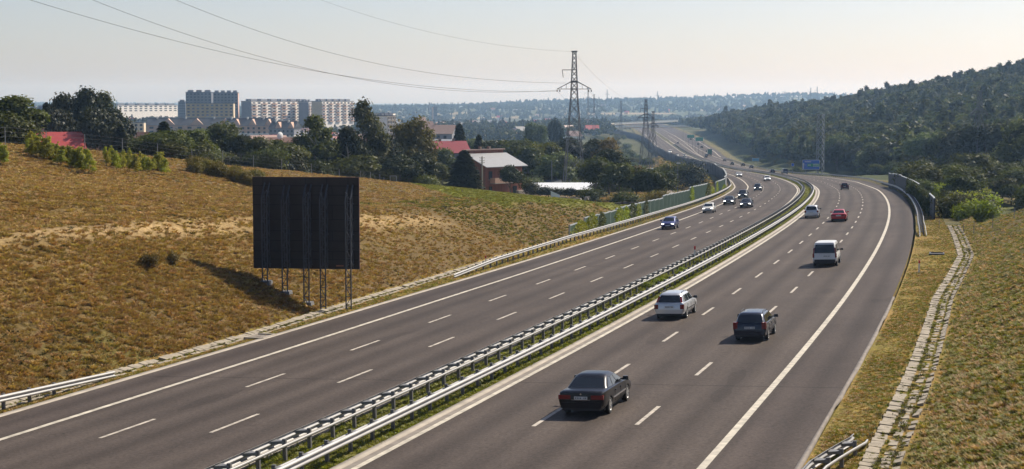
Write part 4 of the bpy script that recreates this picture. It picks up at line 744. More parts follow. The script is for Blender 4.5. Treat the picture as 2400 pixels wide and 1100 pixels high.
def car(kind,label,paint,s,o,away=True,lit=False,group=None,detail=True,rails=None,dark_bumper=False,cat='car',name='car',yaw=0,rim=True):
    sp=SPEC[kind]; L=sp['L']; f,l,u=frame(s)
    if away: fw,lf=f,l
    else: fw,lf=-f,-l
    P=Vector(rp(s,o,.006))
    if not away: P=P-fw*L
    R=Matrix(((fw.x,lf.x,u.x),(fw.y,lf.y,u.y),(fw.z,lf.z,u.z))).to_4x4(); R.translation=P
    root=empty(name,label,cat,(0,0,0),0,group); root.matrix_world=R@Matrix.Rotation(yaw,4,'Z')
    if kind not in _bodies:
        cut=cut_wells(loft_body(sp['st']),sp['wh'],sp['r'],sp['W']); c=Cab(sp['cab']); bm=bmesh.new(); bm.from_mesh(cut)
        rings=[c.ring(t) for t in (0,.3,.6,.85)]+[c.ring(1.0,.035,.0),c.ring(1.0,.13,.035),c.ring(1.0,.32,.05)]
        vs=[[bm.verts.new(p) for p in r] for r in rings]; n=len(vs[0])
        for a,b in zip(vs[:-1],vs[1:]):
            for j in range(n): bm.faces.new((a[j],a[(j+1)%n],b[(j+1)%n],b[j]))
        bm.faces.new(vs[-1]); bmesh.ops.recalc_face_normals(bm,faces=bm.faces); bm.to_mesh(cut); bm.free(); cut.shade_smooth(); cut.set_sharp_from_angle(angle=math.radians(38)); _bodies[kind]=cut
    me=_bodies[kind].copy(); me.materials.clear(); me.materials.append(paint); body=link('body',me,root); c=Cab(sp['cab'])
    def part(nm,V,Q,mt,smooth=30,parent=root): m=MB(); m.add(V,Q); return m.build(nm,mt,parent,smooth)
    t0,t1,wy=sp['rearw']
    part('rear_window',*patch(lambda y,t:c.rear(y*c.lim(t)[2],t,.012),-wy,wy,t0,t1,8,4),M['glass'])
    part('windscreen',*patch(lambda y,t:c.front(y*c.lim(t)[2],t,.012),-.88,.88,.08,.88,8,4),M['glass'])
    for sg in (-1,1):
        for k,(a,b) in enumerate(sp['win']):
            part('side_window',*patch(lambda q,t:c.side(sg,q,t,.012),a,b,.10,.80,5,3),M['glass'])
        m=MB(); xm=c.lim(.1)[1]-.35; m.box((xm,sg*(c.hw0+.17),c.zb+.10),(.14,.24,.15),taper=.8); m.bar((xm+.03,sg*(c.hw0-.03),c.zb+.06),(xm,sg*(c.hw0+.12),c.zb+.08),.05); m.build('mirror',paint if kind in('sedan','hatch') and not dark_bumper else M['trim'],root,40)
        for (x0,x1,y0,y1,z0,z1) in sp['tail']:
            m=MB(); m.box(((x0+x1)/2,sg*(y0+y1)/2,(z0+z1)/2),(x1-x0,y1-y0,z1-z0)); m.build('tail_light',M['red_lamp'],root,30)
        if 'cabtail' in sp:
            a,b=sp['cabtail']; part('tail_light',*patch(lambda y,t:c.rear(y*c.lim(t)[2],t,.016),sg*wy*1.015,sg*.985,a,b,3,4),M['red_lamp'])
        hx,y0,y1,z0,z1=sp['head']; m=MB(); m.box((hx,sg*(y0+y1)/2,(z0+z1)/2),(.16,y1-y0,z1-z0),taper=.9); m.build('headlight',M['head_lamp'] if lit else M['clear_lamp'],root,30)
        if detail:
            m=MB(); W2=sp['W']/2
            for a,b in sp['win'][-2:]:
                xx=c.side(1,a,.0)[0]; m.box((xx+.12,sg*(W2+.003),.80),(.20,.03,.035))
            m.build('door_handle',paint,root)
            m=MB(); m.box(((sp['wh'][0]+sp['wh'][1])/2,sg*(W2*.998),.56),(sp['wh'][1]-sp['wh'][0]-.85,.02,.055)); m.build('side_strip',M['chrome'] if kind=='sedan' else M['trim'],root)
            m=MB()
            for q in [sp['win'][0][1],sp['win'][-1][0],.97]:
                xx=c.side(1,min(q,.93),.0)[0]+.05; m.box((xx,sg*(W2*.997),.62),(.014,.012,.46))
            m.build('door_seam',M['trim'],root)
    zpl=sp['plate'][1]; yp=sp['plate'][0]; m=MB(); px=-.018 if kind!='sedan' else -.012
    m.box((px,yp,zpl),(.02,.52,.115)); pl=m.build('number_plate',M['plate'],root); k=MB()
    if detail:
        for q in range(7):
            if q==2: continue
            k.box((px-.012,yp-.20+q*.066,zpl),(.006,.03,.06))
        k.build('plate_lettering',M['ink'],pl)
    m=MB(); m.box((L+.0,0,.47),(.03,.52,.115)); m.build('number_plate',M['plate'],root)
    m=MB(); m.box((sp['head'][0]+.07,0,(sp['head'][3]+sp['head'][4])/2),(.1,sp['head'][1]*1.7,.12)); m.box((L-.03,0,.36),(.06,1.0,.13)); m.build('grille',M['trim'],root)
    # bumper and sill
    st=sp['st']; bw=st[1][1]; m=MB(); m.add([(x,y,z) for x,y in ((-.03,-.74),(.0,-.80),(.30,-bw-.012),(.30,bw+.012),(.0,.80),(-.03,.74)) for z in (.36,.585)],[(0,2,3,1),(2,4,5,3),(4,6,7,5),(6,8,9,7),(8,10,11,9),(10,0,1,11),(1,3,5,7,9,11),(10,8,6,4,2,0)])
    m.build('bumper',M['trim'] if dark_bumper else paint,root,30)
    m=MB(); m.box((.12,0,.33),(.26,st[1][1]*1.7,.12)); m.box((L/2,0,.24),(L*.78,sp['W']*.84,.10)); m.build('underside',M['trim'],root)
    if detail and kind in('sedan',):
        m=MB(); m.box((-.022,0,.685),(.012,.74,.016)); m.build('boot_strip',M['chrome'],root); m=MB(); m.lathe([(.001,0),(.034,0),(.030,.008),(.001,.01)],14,'x',(-.004,0,.90)); m.build('badge',M['chrome'],root)
    if (rails if rails is not None else sp.get('rails')):
        for sg in (-1,1):
            m=MB(); a=c.side(sg,.06,1.0); b=c.side(sg,.86,1.0); m.tube([(a[0],a[1]*.93,a[2]+.01),(a[0]+.15,a[1]*.93,a[2]+.085),((a[0]+b[0])/2,a[1]*.93,a[2]+.10),(b[0]-.15,b[1]*.93,b[2]+.085),(b[0],b[1]*.93,b[2]+.01)],.018,6); m.build('roof_rail',M['trim'],root)
    ty,rm=wheel_meshes(sp['r'])
    for x in sp['wh']:
        for sg in (-1,1):
            wl=empty_part('wheel',root,(x,sg*(sp['W']/2-.125),sp['r']),PI if sg<0 else 0); link('tyre',ty,wl); link('rim',rm,wl)
    return root
def empty_part(name,parent,loc,rz):
    o=link(name,None,parent); o.location=loc; o.rotation_euler=(0,0,rz); o.empty_display_size=.2; return o
PT=dict(black=paintm('black_paint',(.006,.006,.008),.0,.28),navy=paintm('dark_blue_paint',(.022,.028,.042),.4,.26),silver=paintm('silver_paint',(.52,.53,.54),.55,.34),white=paintm('white_paint_car',(.66,.65,.62),0,.35),cream=paintm('cream_paint',(.62,.60,.54),0,.35),
        red=paintm('red_paint_car',(.42,.012,.018),.1,.28),blue=paintm('blue_paint',(.045,.055,.17),.35,.28),grey=paintm('grey_paint',(.17,.18,.19),.4,.3),maroon=paintm('dark_maroon_paint',(.06,.012,.016),.3,.3),green=paintm('green_paint',(.02,.14,.09),.0,.4))
car('sedan','black saloon car driving away, nearest of all the cars',PT['black'],17.9,7.25)
car('wagon','silver estate car with roof rails driving away along the median lane',PT['silver'],49.3,4.42)
car('estate','dark blue estate car with roof rails driving away in the middle lane',PT['navy'],39.8,10.42)
car('van','white passenger van driving away in the middle lane',PT['white'],84.3,10.25,dark_bumper=True,cat='van',name='van')
car('suv','silver hatchback driving away beside the median, left of the red car',PT['silver'],161.4,3.9)
car('sedan','bright red saloon car driving away round the bend',PT['red'],151.0,7.65)
car('hatch','dark maroon hatchback driving away alone in the far bend',PT['maroon'],289,7.4)
car('hatch','blue hatchback with lit headlights, nearest of the oncoming cars',PT['blue'],141.6,-11.5,False,True)
car('hatch','cream hatchback with lit headlights behind the blue oncoming car',PT['cream'],186.0,-11.95,False,True)
car('sedan','black oncoming car with lit headlights, leftmost of three black cars close together',PT['black'],218,-11.75,False,True)
car('sedan','black oncoming car in the middle lane, lowest of three black cars close together',PT['black'],201.6,-7.8,False,True)
car('suv','black oncoming car with lit headlights, hindmost of three black cars close together',PT['black'],251,-11.5,False,True)
car('suv','black oncoming off road car with lit headlights, alone behind the three black cars',PT['black'],306,-10.7,False,True)
car('hatch','white oncoming car at the end of the bend, next to the dark noise wall',PT['white'],437,-12.4,False,True,detail=False)
car('wagon','white oncoming car in the outer lane at the far bend',PT['white'],395,-7.05,False,True,detail=False,rails=0)
car('van','silver people carrier driving away beyond the bend, near the blue direction sign',PT['grey'],522,11.2,detail=False)
car('estate','dark blue car driving away at the far edge of the bend, just over the median',PT['navy'],514,5.8,detail=False)
# far traffic: simple bodies of a few pixels
def far_car(label,px,py,paint,away,kind='hatch',s=None,o=None,group=None):
    root=car(kind,label,paint,s,o,away,not away,detail=False,group=group)
for lab,s,o,p,aw in [('dark car far down the motorway just before the white road works sign',663,13.0,'navy',True),('dark car far away, second in a line of dark cars beyond the bend',710,13.2,'black',True),('dark car far away, third in a line of dark cars beyond the bend',725,9.2,'black',True),('grey car far away, left of the line of dark cars beyond the bend',812,12.0,'grey',True),
  ('dark car close behind the green lorry on the far motorway',905,8.3,'navy',True),('black car left of the green lorry on the far motorway',872,5.9,'black',True),('dark car ahead of the green lorry on the far motorway',1000,15.0,'black',True),('dark car at the start of the far slip road',1100,17,'navy',True),('dark car on the far slip road, below the green sign',1180,19,'black',True),('dark car high up on the far slip road',1330,21,'black',True),('dark car at the top of the far slip road near the overpass',1396,22,'navy',True),
  ('small dark car alone on the far inner carriageway left of the lamp row',1215,5.0,'grey',True),
  ('white oncoming car with lit headlights close to the far noise wall',926,-13.0,'white',False),('white oncoming car at the foot of the dark far noise wall',860,-13.2,'white',False),('dark oncoming car on the far motorway, right of the white van',884,-10.2,'black',False),('black oncoming car on the far motorway in the lane next to the median',868,-6.5,'black',False),('dark red oncoming car partly hidden by the round bush',806,-12.0,'maroon',False),('dark oncoming car just above the round bush',785,-9.0,'black',False)]:
    far_car(lab,0,0,PT[p],aw,'hatch' if aw else 'sedan',s,o)
car('van','white oncoming van far down the motorway',PT['white'],968,-10.3,False,True,detail=False,cat='van',name='van')
def lorry():
    f,l,u=frame(925); P=Vector(rp(925,11.8)); R=Matrix(((f.x,l.x,u.x),(f.y,l.y,u.y),(f.z,l.z,u.z))).to_4x4(); R.translation=P; r=empty('lorry','green box lorry driving away far down the motorway','lorry'); r.matrix_world=R
    b=MB(); b.box((4,0,2.4),(7.8,2.5,2.9)); b.build('cargo_box',PT['green'],r); c=MB(); c.box((9.0,0,1.8),(1.9,2.4,2.5),taper=.92); c.build('cab',PT['white'],r); g=MB(); g.box((5,0,.75),(9.4,2.2,.3)); g.build('chassis',M['trim'],r); d=MB(); d.box((.07,0,2.4),(.06,.05,2.8)); d.box((.07,0,1.05),(.06,2.4,.12)); d.build('door_frame',M['trim'],r)
    for x in (1.4,2.6,8.6):
        for s in (-1,1): w=MB(); w.tube([(x,s*.9,.5),(x,s*1.22,.5)],.5,14); w.build('wheel',M['tyre'],r)
lorry()
# ---------------------------------------------------------------- foliage meshes (metres, about 10 m tall unless said)
def leaves(P,Nrm,size,asp=.62,rs=1,droop=0.0,axis=None):
    g=np.random.default_rng(rs); n=len(P); Nn=Nrm+g.normal(0,.55,(n,3)); Nn/=np.linalg.norm(Nn,axis=1)[:,None]+1e-9
    a=g.normal(0,1,(n,3)) if axis is None else axis+g.normal(0,.25,(n,3)); a-=Nn*(a*Nn).sum(1)[:,None]; a/=np.linalg.norm(a,axis=1)[:,None]+1e-9; b=np.cross(Nn,a)
    s=size*g.uniform(.6,1.35,n)[:,None]; V=np.stack([P-a*s,P+b*s*asp,P+a*s,P-b*s*asp],1).reshape(-1,3); return V,np.arange(4*n).reshape(n,4)
def crown_pts(kind,seed,n):
    g=np.random.default_rng(seed); 
    if kind=='spruce':
        z=g.uniform(.05,1,n)**.8; tier=(z*13)%1; R=2.1*(1-z)**.85*(1.05-.45*tier)+.08; a=g.uniform(0,2*PI,n); r=R*np.sqrt(g.uniform(.35,1,n)); P=np.stack([r*np.cos(a),r*np.sin(a),.4+z*9.6-r*.28],1); Nn=np.stack([np.cos(a)*.5,np.sin(a)*.5,np.full(n,.9)],1); return P,Nn,np.stack([np.cos(a),np.sin(a),np.full(n,-.45)],1)
    if kind=='birch':
        L=26; zc=g.uniform(.2,.97,L); R=2.5*np.sin(np.clip(zc*1.08,0,1)*PI)**.7*(1.1-.55*zc); a=g.uniform(0,2*PI,L); c=np.stack([R*.75*np.cos(a),R*.75*np.sin(a),1.2+zc*8.3],1); rad=g.uniform(.55,1.05,L)*(1.2-.5*zc); el=1.5
    elif kind=='bush':
        L=13; a=g.uniform(0,2*PI,L); rr=np.sqrt(g.uniform(0,1,L))*1.05; c=np.stack([rr*np.cos(a),rr*np.sin(a),g.uniform(.5,1.75,L)-rr*.35],1); rad=g.uniform(.45,.8,L); el=1.0
    elif kind=='sapling':
        L=12; a=g.uniform(0,2*PI,L); zc=g.uniform(.08,1,L); rr=.75*(1-zc*.8)*np.sqrt(g.uniform(0,1,L)); c=np.stack([rr*np.cos(a),rr*np.sin(a),.3+zc*2.3],1); rad=g.uniform(.25,.45,L)*(1.15-.6*zc); el=1.25
    elif kind=='column':
        L=20; zc=g.uniform(.1,1,L); a=g.uniform(0,2*PI,L); R=1.5*np.sin(np.clip(zc,.05,.97)*PI)**.5; c=np.stack([R*.6*np.cos(a),R*.6*np.sin(a),.8+zc*8.4],1); rad=g.uniform(.7,1.1,L)*(1.15-.5*zc); el=1.4
    else:
        L=34; u=g.normal(0,1,(L,3)); u/=np.linalg.norm(u,axis=1)[:,None]; u[:,2]=np.abs(u[:,2])*1.2-.42; c=u*np.array([2.75,2.75,3.6])*g.uniform(.5,1.05,(L,1))+np.array([0,0,4.7]); c[:,:2]*=np.array([g.uniform(.85,1.15),g.uniform(.85,1.15)]); rad=g.uniform(.75,1.45,L); el=.9
    w=rad**2; k=g.choice(L,n,p=w/w.sum()); d=g.normal(0,1,(n,3)); d/=np.linalg.norm(d,axis=1)[:,None]; low=d[:,2]<-.35; d[low,2]*=-.6; d/=np.linalg.norm(d,axis=1)[:,None]
    rr=rad[k]*np.where(g.random(n)<.26,g.uniform(1.0,1.5,n),g.uniform(.62,1.03,n)); P=c[k]+d*rr[:,None]*np.array([1,1,el]); Nn=d+np.array([0,0,.35])
    ok=P[:,2]>.05; return P[ok],Nn[ok],(np.tile([0,0,-1.],(ok.sum(),1)) if kind=='birch' else None)
def crown_mesh(kind,seed,n,size,mt):
    P,Nn,ax=crown_pts(kind,seed,n); V,Q=leaves(P,Nn,size,.5 if kind in('spruce','birch') else .66,seed,axis=ax); return np_mesh('crown_'+kind,V,Q,mt,False)
def trunk_mesh(h,r,seed,mt,limbs=6,spread=2.2):
    g=random.Random(seed); m=MB(); px=[(0,0,-.6)]; 
    for i in range(1,6): px.append((g.uniform(-.12,.12)*i/2,g.uniform(-.12,.12)*i/2,h*i/5))
    m.tube(px,[r*(1.25 if i==0 else 1-.16*i) for i in range(6)],8)
    for k in range(limbs):
        z=h*g.uniform(.35,.85); a=g.uniform(0,2*PI); l=spread*g.uniform(.5,1); m.tube([(0,0,z),(math.cos(a)*l*.5,math.sin(a)*l*.5,z+l*.45),(math.cos(a)*l,math.sin(a)*l,z+l*.95)],[r*.38,r*.26,r*.1],5,cap=False)
    return m.mesh('trunk',mt,50)
CR={}; TK={}
for mtn,seeds in (('lf_broad',(1,2,3)),('lf_dark',(4,5)),('lf_olive',(6,)),('lf_brown',(7,)),('lf_forest',(31,32,33)),('lf_grey',(34,))):
    for sd in seeds: CR.setdefault('broad:'+mtn,[]).append(crown_mesh('broad',sd,8600,.21,M[mtn]))
for sd in (8,9): CR.setdefault('birch',[]).append(crown_mesh('birch',sd,8000,.175,M['lf_birch']))
CR['birchdark']=[crown_mesh('birch',10,8200,.19,M['lf_dark']),crown_mesh('birch',12,8200,.19,M['lf_broad'])]
CR['spruce']=[crown_mesh('spruce',11,5200,.30,M['lf_dark'])]
CR['column']=[crown_mesh('column',14,4200,.25,M['lf_forest'])]
for mtn in ('lf_lime','lf_broad','lf_olive','lf_grey','lf_dark'):
    CR['bush:'+mtn]=[crown_mesh('bush',20+k,2600,.09,M[mtn]) for k in range(2)]
CR['sapling']=[crown_mesh('sapling',24+k,1100,.085,M['lf_sapling']) for k in range(3)]
TK['broad']=trunk_mesh(5.2,.22,1,M['bark']); TK['birch']=trunk_mesh(8.5,.17,2,M['birch'],9,1.4); TK['spruce']=trunk_mesh(9.2,.17,3,M['bark'],0); TK['bush']=trunk_mesh(1.2,.05,4,M['bark'],5,.8); TK['sapling']=trunk_mesh(1.9,.03,5,M['bark'],3,.4)
def _bb(me):
    co=np.empty(len(me.vertices)*3,np.float32); me.vertices.foreach_get('co',co); co=co.reshape(-1,3); q=np.percentile(co,[2,98],axis=0); return (((q[1]-q[0])[:2]).mean()*1.02,np.percentile(co[:,2],99.6))
BB={me.name:_bb(me) for v in CR.values() for me in v}
def kindof(k): return 'spruce' if k=='spruce' else 'birch' if k.startswith('birch') else 'bush' if k.startswith('bush') else 'sapling' if k=='sapling' else 'broad'
H0={'spruce':10.,'birch':10.4,'bush':2.3,'sapling':2.75,'broad':9.4}; W0={'spruce':4.0,'birch':5.2,'bush':3.0,'sapling':1.6,'broad':7.4}
def tree(kind,label,x,Y,h,w=None,name=None,cat='tree',group=None,sink=0.0,vi=None):
    kk=kindof(kind); m=CR[kind]; vi=random.randrange(len(m)) if vi is None else vi%len(m); z=gz(x,Y)-sink
    nm=name or {'spruce':'spruce_tree','birch':'birch_tree','bush':'shrub','sapling':'sapling','broad':'broadleaf_tree'}[kk]
    r=empty(nm,label,cat,(x,Y,z),random.uniform(0,2*PI),group); b0=BB[m[vi].name]; sz=h/b0[1]; sw=(w/b0[0]) if w else sz; r.scale=(sw,sw,sz); link('crown',m[vi],r); link('trunk' if kk!='bush' else 'stem',TK[kk],r); return r
def tpx(kind,label,px,pyt,Y,wpx,pyb=None,**k):
    x=(px-1200)/F*Y; zt=up(px,pyt,Y)[2]; g=gz(x,Y); h=max(1.0,zt-g+.02); return tree(kind,label,x,Y,h,wpx/F*Y,**k)
T=tpx
# big trees behind the crest, left to right
T('spruce','pointed dark spruce at the left edge of the big dark tree clump',112,243,300,50)
T('broad:lf_dark','lower dark tree at the left foot of the big tree clump',135,258,292,90)
T('broad:lf_dark','dark tree left of the tallest tree in the big clump above the red roof',160,224,306,100)
T('birchdark','tallest tree in the dark clump above the red roofed house',208,211,300,112,vi=0)
T('birchdark','tall dark tree at the right side of the clump above the red roof',246,220,304,92,vi=1)
T('broad:lf_dark','dark tree sloping down at the right end of the big tree clump',270,256,296,86)
T('broad:lf_dark','broad dark tree filling the middle of the big clump',190,240,310,110)
T('broad:lf_dark','dark tree at the right foot of the big clump',236,258,290,100)
T('spruce','dark spruce below the big clump, between two brown roofs',284,296,268,50)
T('bush:lf_broad','broad green bush at the far left beside the long brown roof',22,312,250,90,name='bush',cat='bush')
T('bush:lf_broad','green bush left of the red roofed house',50,306,262,56,name='bush',cat='bush')
T('broad:lf_broad','round green tree right behind the red roof',190,322,318,60)
for i,(k,px,pt,Y,w,lab) in enumerate([('broad:lf_broad',338,320,262,56,'low green tree right of the brown roofs behind the crest fence'),('spruce',386,287,275,62,'pointed green tree standing above the row behind the crest fence'),('broad:lf_broad',425,308,270,66,'green tree right of the pointed tree behind the crest fence'),('broad:lf_grey',474,306,290,60,'greyish green tree in the middle of the row behind the crest fence'),
    ('broad:lf_broad',520,290,285,84,'wide tree highest in the middle of the row behind the crest fence'),('broad:lf_dark',566,318,276,60,'dark tree right of the wide tree behind the crest fence'),('broad:lf_broad',606,322,270,70,'rounded green tree above the olive scrub patch'),('broad:lf_broad',645,330,272,72,'rounded green tree left of the tall dark trees'),('broad:lf_olive',676,352,268,50,'low yellowish tree at the left foot of the tall dark trees'),
    ('birchdark',738,274,282,96,'wide dark drooping tree left of the tall birch, above the billboard'),('birch',853,238,290,104,'tall ragged birch rising above the skyline right of the billboard'),('birchdark',815,300,284,80,'dark lower tree in front of the tall birch on its left'),('birchdark',900,318,296,80,'dark drooping tree just right of the tall birch'),
    ('broad:lf_olive',965,280,315,98,'large rounded olive green tree left of the brick house'),('broad:lf_dark',938,366,280,74,'low dark pine like tree at the end of the crest fence'),('broad:lf_dark',985,358,284,78,'dark tree in front of the large rounded tree'),('broad:lf_broad',1033,385,312,40,'small green tree at the left wall of the brick house'),('spruce',1088,354,300,70,'dark spruce standing before the gable of the brick house'),
    ('broad:lf_dark',1196,390,292,48,'small dark fruit tree before the front of the brick house'),('bush:lf_dark',1240,424,320,46,'dark bush left of the white shed roof'),('bush:lf_dark',1286,437,318,54,'low hedge bush in front of the white shed roof'),('bush:lf_dark',1330,440,318,40,'low hedge bush at the foot of the nearest pylon'),
    ('broad:lf_broad',1396,372,310,72,'green tree right beside the nearest pylon'),('broad:lf_dark',1428,352,322,84,'tallest tree of the clump right of the nearest pylon'),('broad:lf_broad',1452,384,296,72,'bright green tree at the front of the clump right of the nearest pylon'),('broad:lf_brown',1492,392,300,62,'reddish brown tree in the clump right of the nearest pylon'),
    ('broad:lf_broad',1522,398,292,78,'dark green tree at the right front of the clump'),('broad:lf_broad',1552,402,300,58,'last green tree at the right end of the clump by the path'),('bush:lf_broad',1390,440,285,70,'low bush under the clump, near the pylon leg'),('bush:lf_broad',1470,448,272,70,'low bush under the clump, above the noise barrier'),
    ('bush:lf_olive',1540,446,265,60,'olive bush at the right end of the clump, above the noise barrier'),('bush:lf_broad',1582,377,430,66,'left half of the round bush beside the dark noise wall',),('bush:lf_dark',1618,379,430,64,'right half of the round bush beside the dark noise wall'),
    ('spruce',1077,292,430,46,'pointed dark spruce behind the red roofed house near the brick house'),('spruce',1122,318,400,40,'dark spruce above the brick house roof'),('broad:lf_dark',1302,281,850,32,'lone round dark tree standing out left of the nearest pylon'),('broad:lf_grey',1255,290,700,50,'pale grey green tree left of the lone round tree')]): T(k,lab,px,pt,Y,w)
random.seed(21)
LAB={'broad:lf_broad':'green broadleaf tree in the wooded valley between the houses and the motorway','broad:lf_dark':'dark green tree in the wooded valley between the houses and the motorway','broad:lf_grey':'greyish green tree in the wooded valley between the houses and the motorway','spruce':'spruce in the wooded valley between the houses and the motorway','broad:lf_olive':'yellowish green tree in the wooded valley between the houses and the motorway'}
cnt=0
for i in range(125):
    px=random.uniform(930,1420); Y=random.choice([random.uniform(370,560),random.uniform(520,900)]); k=random.choice(['broad:lf_broad']*4+['broad:lf_dark']*3+['broad:lf_grey']*2+['spruce','broad:lf_olive'])
    x=(px-1200)/F*Y; h=random.uniform(6.5,11)*(1.0 if Y<560 else 1.15)
    if Y<380 and 1040<px<1240: continue
    tree(k,LAB[k],x,Y,h,h*random.uniform(.7,.95)*(.5 if k=='spruce' else 1),group='trees of the wooded valley: '+k.split(':')[-1].replace('lf_',''))
for i in range(40):
    px=random.uniform(560,960); Y=random.uniform(420,900); k=random.choice(['broad:lf_broad','broad:lf_dark','broad:lf_grey','broad:lf_broad']); x=(px-1200)/F*Y; h=random.uniform(6,9)
    tree(k,'%s tree between the roofs of the town behind the tall birch'%('dark' if 'dark' in k else 'grey green' if 'grey' in k else 'green'),x,Y,h,h*.85,group='trees among the town roofs: '+k.split('_')[-1])
for i in range(130):
    px=random.uniform(1405,1625); Y=random.uniform(450,1150); x=(px-1200)/F*Y; s,o=road_so(x,Y)
    if o[0]>-32: continue
    k=random.choice(['bush:lf_grey','bush:lf_grey','bush:lf_broad','broad:lf_grey']); h=random.uniform(2.2,4.5)*(1.2 if k.startswith('broad') else 1)
    if k.startswith('broad'): tree(k,'pale grey green scrub tree on the rough ground left of the dark noise wall',x,Y,h,h*.9,group='scrub trees left of the dark noise wall')
    else: tree(k,'%s shrub on the rough ground left of the dark noise wall'%('pale grey green' if 'grey' in k else 'green'),x,Y,h,h*1.2,cat='shrub',group='shrubs left of the dark noise wall: '+k.split('_')[-1])
g_=random.Random(41)
for i in range(120):
    px=g_.uniform(-60,1010)
    if 55<px<335: continue
    yc=float(np.interp(px,[0,218,447,727,931,1010],[166,188,213,247,262,262])); Y=yc+g_.uniform(10,60); x=(px-1200)/F*Y; h=g_.uniform(2.0,4.2); k=g_.choice(['bush:lf_broad','bush:lf_dark','bush:lf_broad','broad:lf_broad'])
    if k[:4]!='bush': h*=1.35
    tree(k,'%s in the thick growth behind the crest fence'%('young green tree' if k[:4]!='bush' else 'dark shrub' if 'dark' in k else 'green shrub'),x,Y,h,h*g_.uniform(1.1,1.6),cat='shrub' if k[:4]=='bush' else 'tree',group='growth behind the crest fence: '+k)
for i in range(44):
    px=g_.uniform(1180,1560); Y=g_.uniform(330,420)
    if 1225<px<1385 and Y<352: continue
    x=(px-1200)/F*Y; h=g_.uniform(2.2,4.5); k=g_.choice(['bush:lf_broad','bush:lf_dark','bush:lf_grey'])
    tree(k,'%s among the trees around the nearest pylon'%('dark shrub' if 'dark' in k else 'grey green shrub' if 'grey' in k else 'green shrub'),x,Y,h,h*1.5,cat='shrub',group='shrubs around the nearest pylon: '+k)
for i in range(95):
    px=random.uniform(1385,1545); Y=random.uniform(700,1450); x=(px-1200)/F*Y; s,o=road_so(x,Y)
    if o[0]>-32: continue
    k=random.choice(['bush:lf_grey','broad:lf_grey','broad:lf_broad','bush:lf_broad']); h=random.uniform(2.5,6.5)
    tree(k,'%s %s on the hazy rough ground below the far noise wall'%('grey green' if 'grey' in k else 'green','shrub' if k[:4]=='bush' else 'tree'),x,Y,h,h*1.15,cat='shrub' if k[:4]=='bush' else 'tree',group='growth below the far noise wall: '+k)
# shrubs planted on the dry slope
def patch_shrubs(n,box,kinds,hr,lab,grp,sd,cat='shrub'):
    g=random.Random(sd)
    for i in range(n):
        t=(i+g.uniform(-.3,.6))/n; px=box[0]+(box[1]-box[0])*t; py=box[2]+(box[3]-box[2])*t+g.uniform(-box[4],box[4]); lo,hi=60,400
        # walk along the sight line to the slope
        Yv=np.arange(70,290,1.0); pts=np.array([up(px,py,y) for y in Yv]); gg=ground(pts[:,0],pts[:,1]); hit=np.where(pts[:,2]<gg)[0]
        if len(hit)==0: continue
        q=pts[hit[0]]; h=g.uniform(*hr); tree(g.choice(kinds),lab,q[0],q[1],h,h*g.uniform(.62,.95)*(.62 if cat=='sapling' else 1.35),cat=cat,group=grp,sink=.1)
patch_shrubs(38,(68,214,362,402,8),['sapling'],(1.3,2.3),'bright yellow green sapling in the left planted row on the dry slope','saplings of the left planted row',3,'sapling')
patch_shrubs(32,(246,392,388,408,9),['sapling'],(1.3,2.2),'bright yellow green sapling in the right planted row on the dry slope','saplings of the right planted row',4,'sapling')
patch_shrubs(3,(0,16,384,390,3),['sapling'],(1.6,2.2),'bright sapling at the left picture edge on the dry slope','saplings at the left edge of the slope',5,'sapling')
patch_shrubs(22,(452,612,403,436,8),['bush:lf_olive'],(1.2,1.9),'olive brown bush in the scrub patch left of the billboard top','bushes of the olive scrub patch',6)
patch_shrubs(1,(350,352,640,641,0),['bush:lf_olive'],(.9,1.),'small olive tuft bush on the slope left of the billboard shadow','a',7); patch_shrubs(1,(408,412,630,631,0),['bush:lf_olive'],(.9,1.),'small olive tuft bush on the slope just above the billboard shadow','b',8)
for o in COL.objects:
    if o.get('group') in ('a','b'): del o['group']
# right side scrub behind the noise barrier
g_=random.Random(5)
for i in range(46):
    px=g_.uniform(2188,2310); Y=g_.uniform(180,255); x=(px-1200)/F*Y; s,o=road_so(x,Y)
    if o[0]<21: continue
    h=g_.uniform(1.8,3.6); tree(g_.choice(['bush:lf_lime','bush:lf_lime','bush:lf_broad']),'green bush in the thicket behind the right noise barrier',x,Y,h,h*1.25,cat='shrub',group='bushes behind the right noise barrier')
for i in range(84):
    px=g_.uniform(2150,2580); Y=g_.uniform(235,375); x=(px-1200)/F*Y; h=g_.uniform(2.5,5.5)*(1 if Y<310 else 1.4); k=g_.choice(['bush:lf_broad','bush:lf_dark','broad:lf_broad','broad:lf_forest'])
    tree(k,'dark green %s in the scrub below the wooded hill'%('bush' if k[:4]=='bush' else 'young tree'),x,Y,h,h*1.1,cat='shrub' if k[:4]=='bush' else 'tree',group='scrub below the wooded hill: '+k[:4])
for i in range(40):
    px=g_.uniform(1890,2180); Y=g_.uniform(455,560); x=(px-1200)/F*Y; s,o=road_so(x,Y)
    if o[0]<30: continue
    h=g_.uniform(2.0,5.0); k=g_.choice(['bush:lf_grey','bush:lf_broad','broad:lf_grey']); tree(k,'%s at the meadow edge beyond the right hand bend'%('young grey green tree' if k[:5]=='broad' else 'grey green bush' if 'grey' in k else 'green bush'),x,Y,h,h*1.15,cat='shrub' if k[:4]=='bush' else 'tree',group='meadow edge growth: '+k)
for i in range(60):
    px=g_.uniform(1700,1885); Y=g_.uniform(600,960); x=(px-1200)/F*Y; s,o=road_so(x,Y)
    if o[0]<27+widen(s[0]): continue
    h=g_.uniform(1.5,4.2); k=g_.choice(['bush:lf_grey','bush:lf_broad','bush:lf_olive']); tree(k,'low %s bush on the grassy strip between the far road and the wood'%('grey green' if 'grey' in k else 'olive' if 'olive' in k else 'green'),x,Y,h,h*1.5,cat='shrub',group='bushes of the grassy strip: '+k)
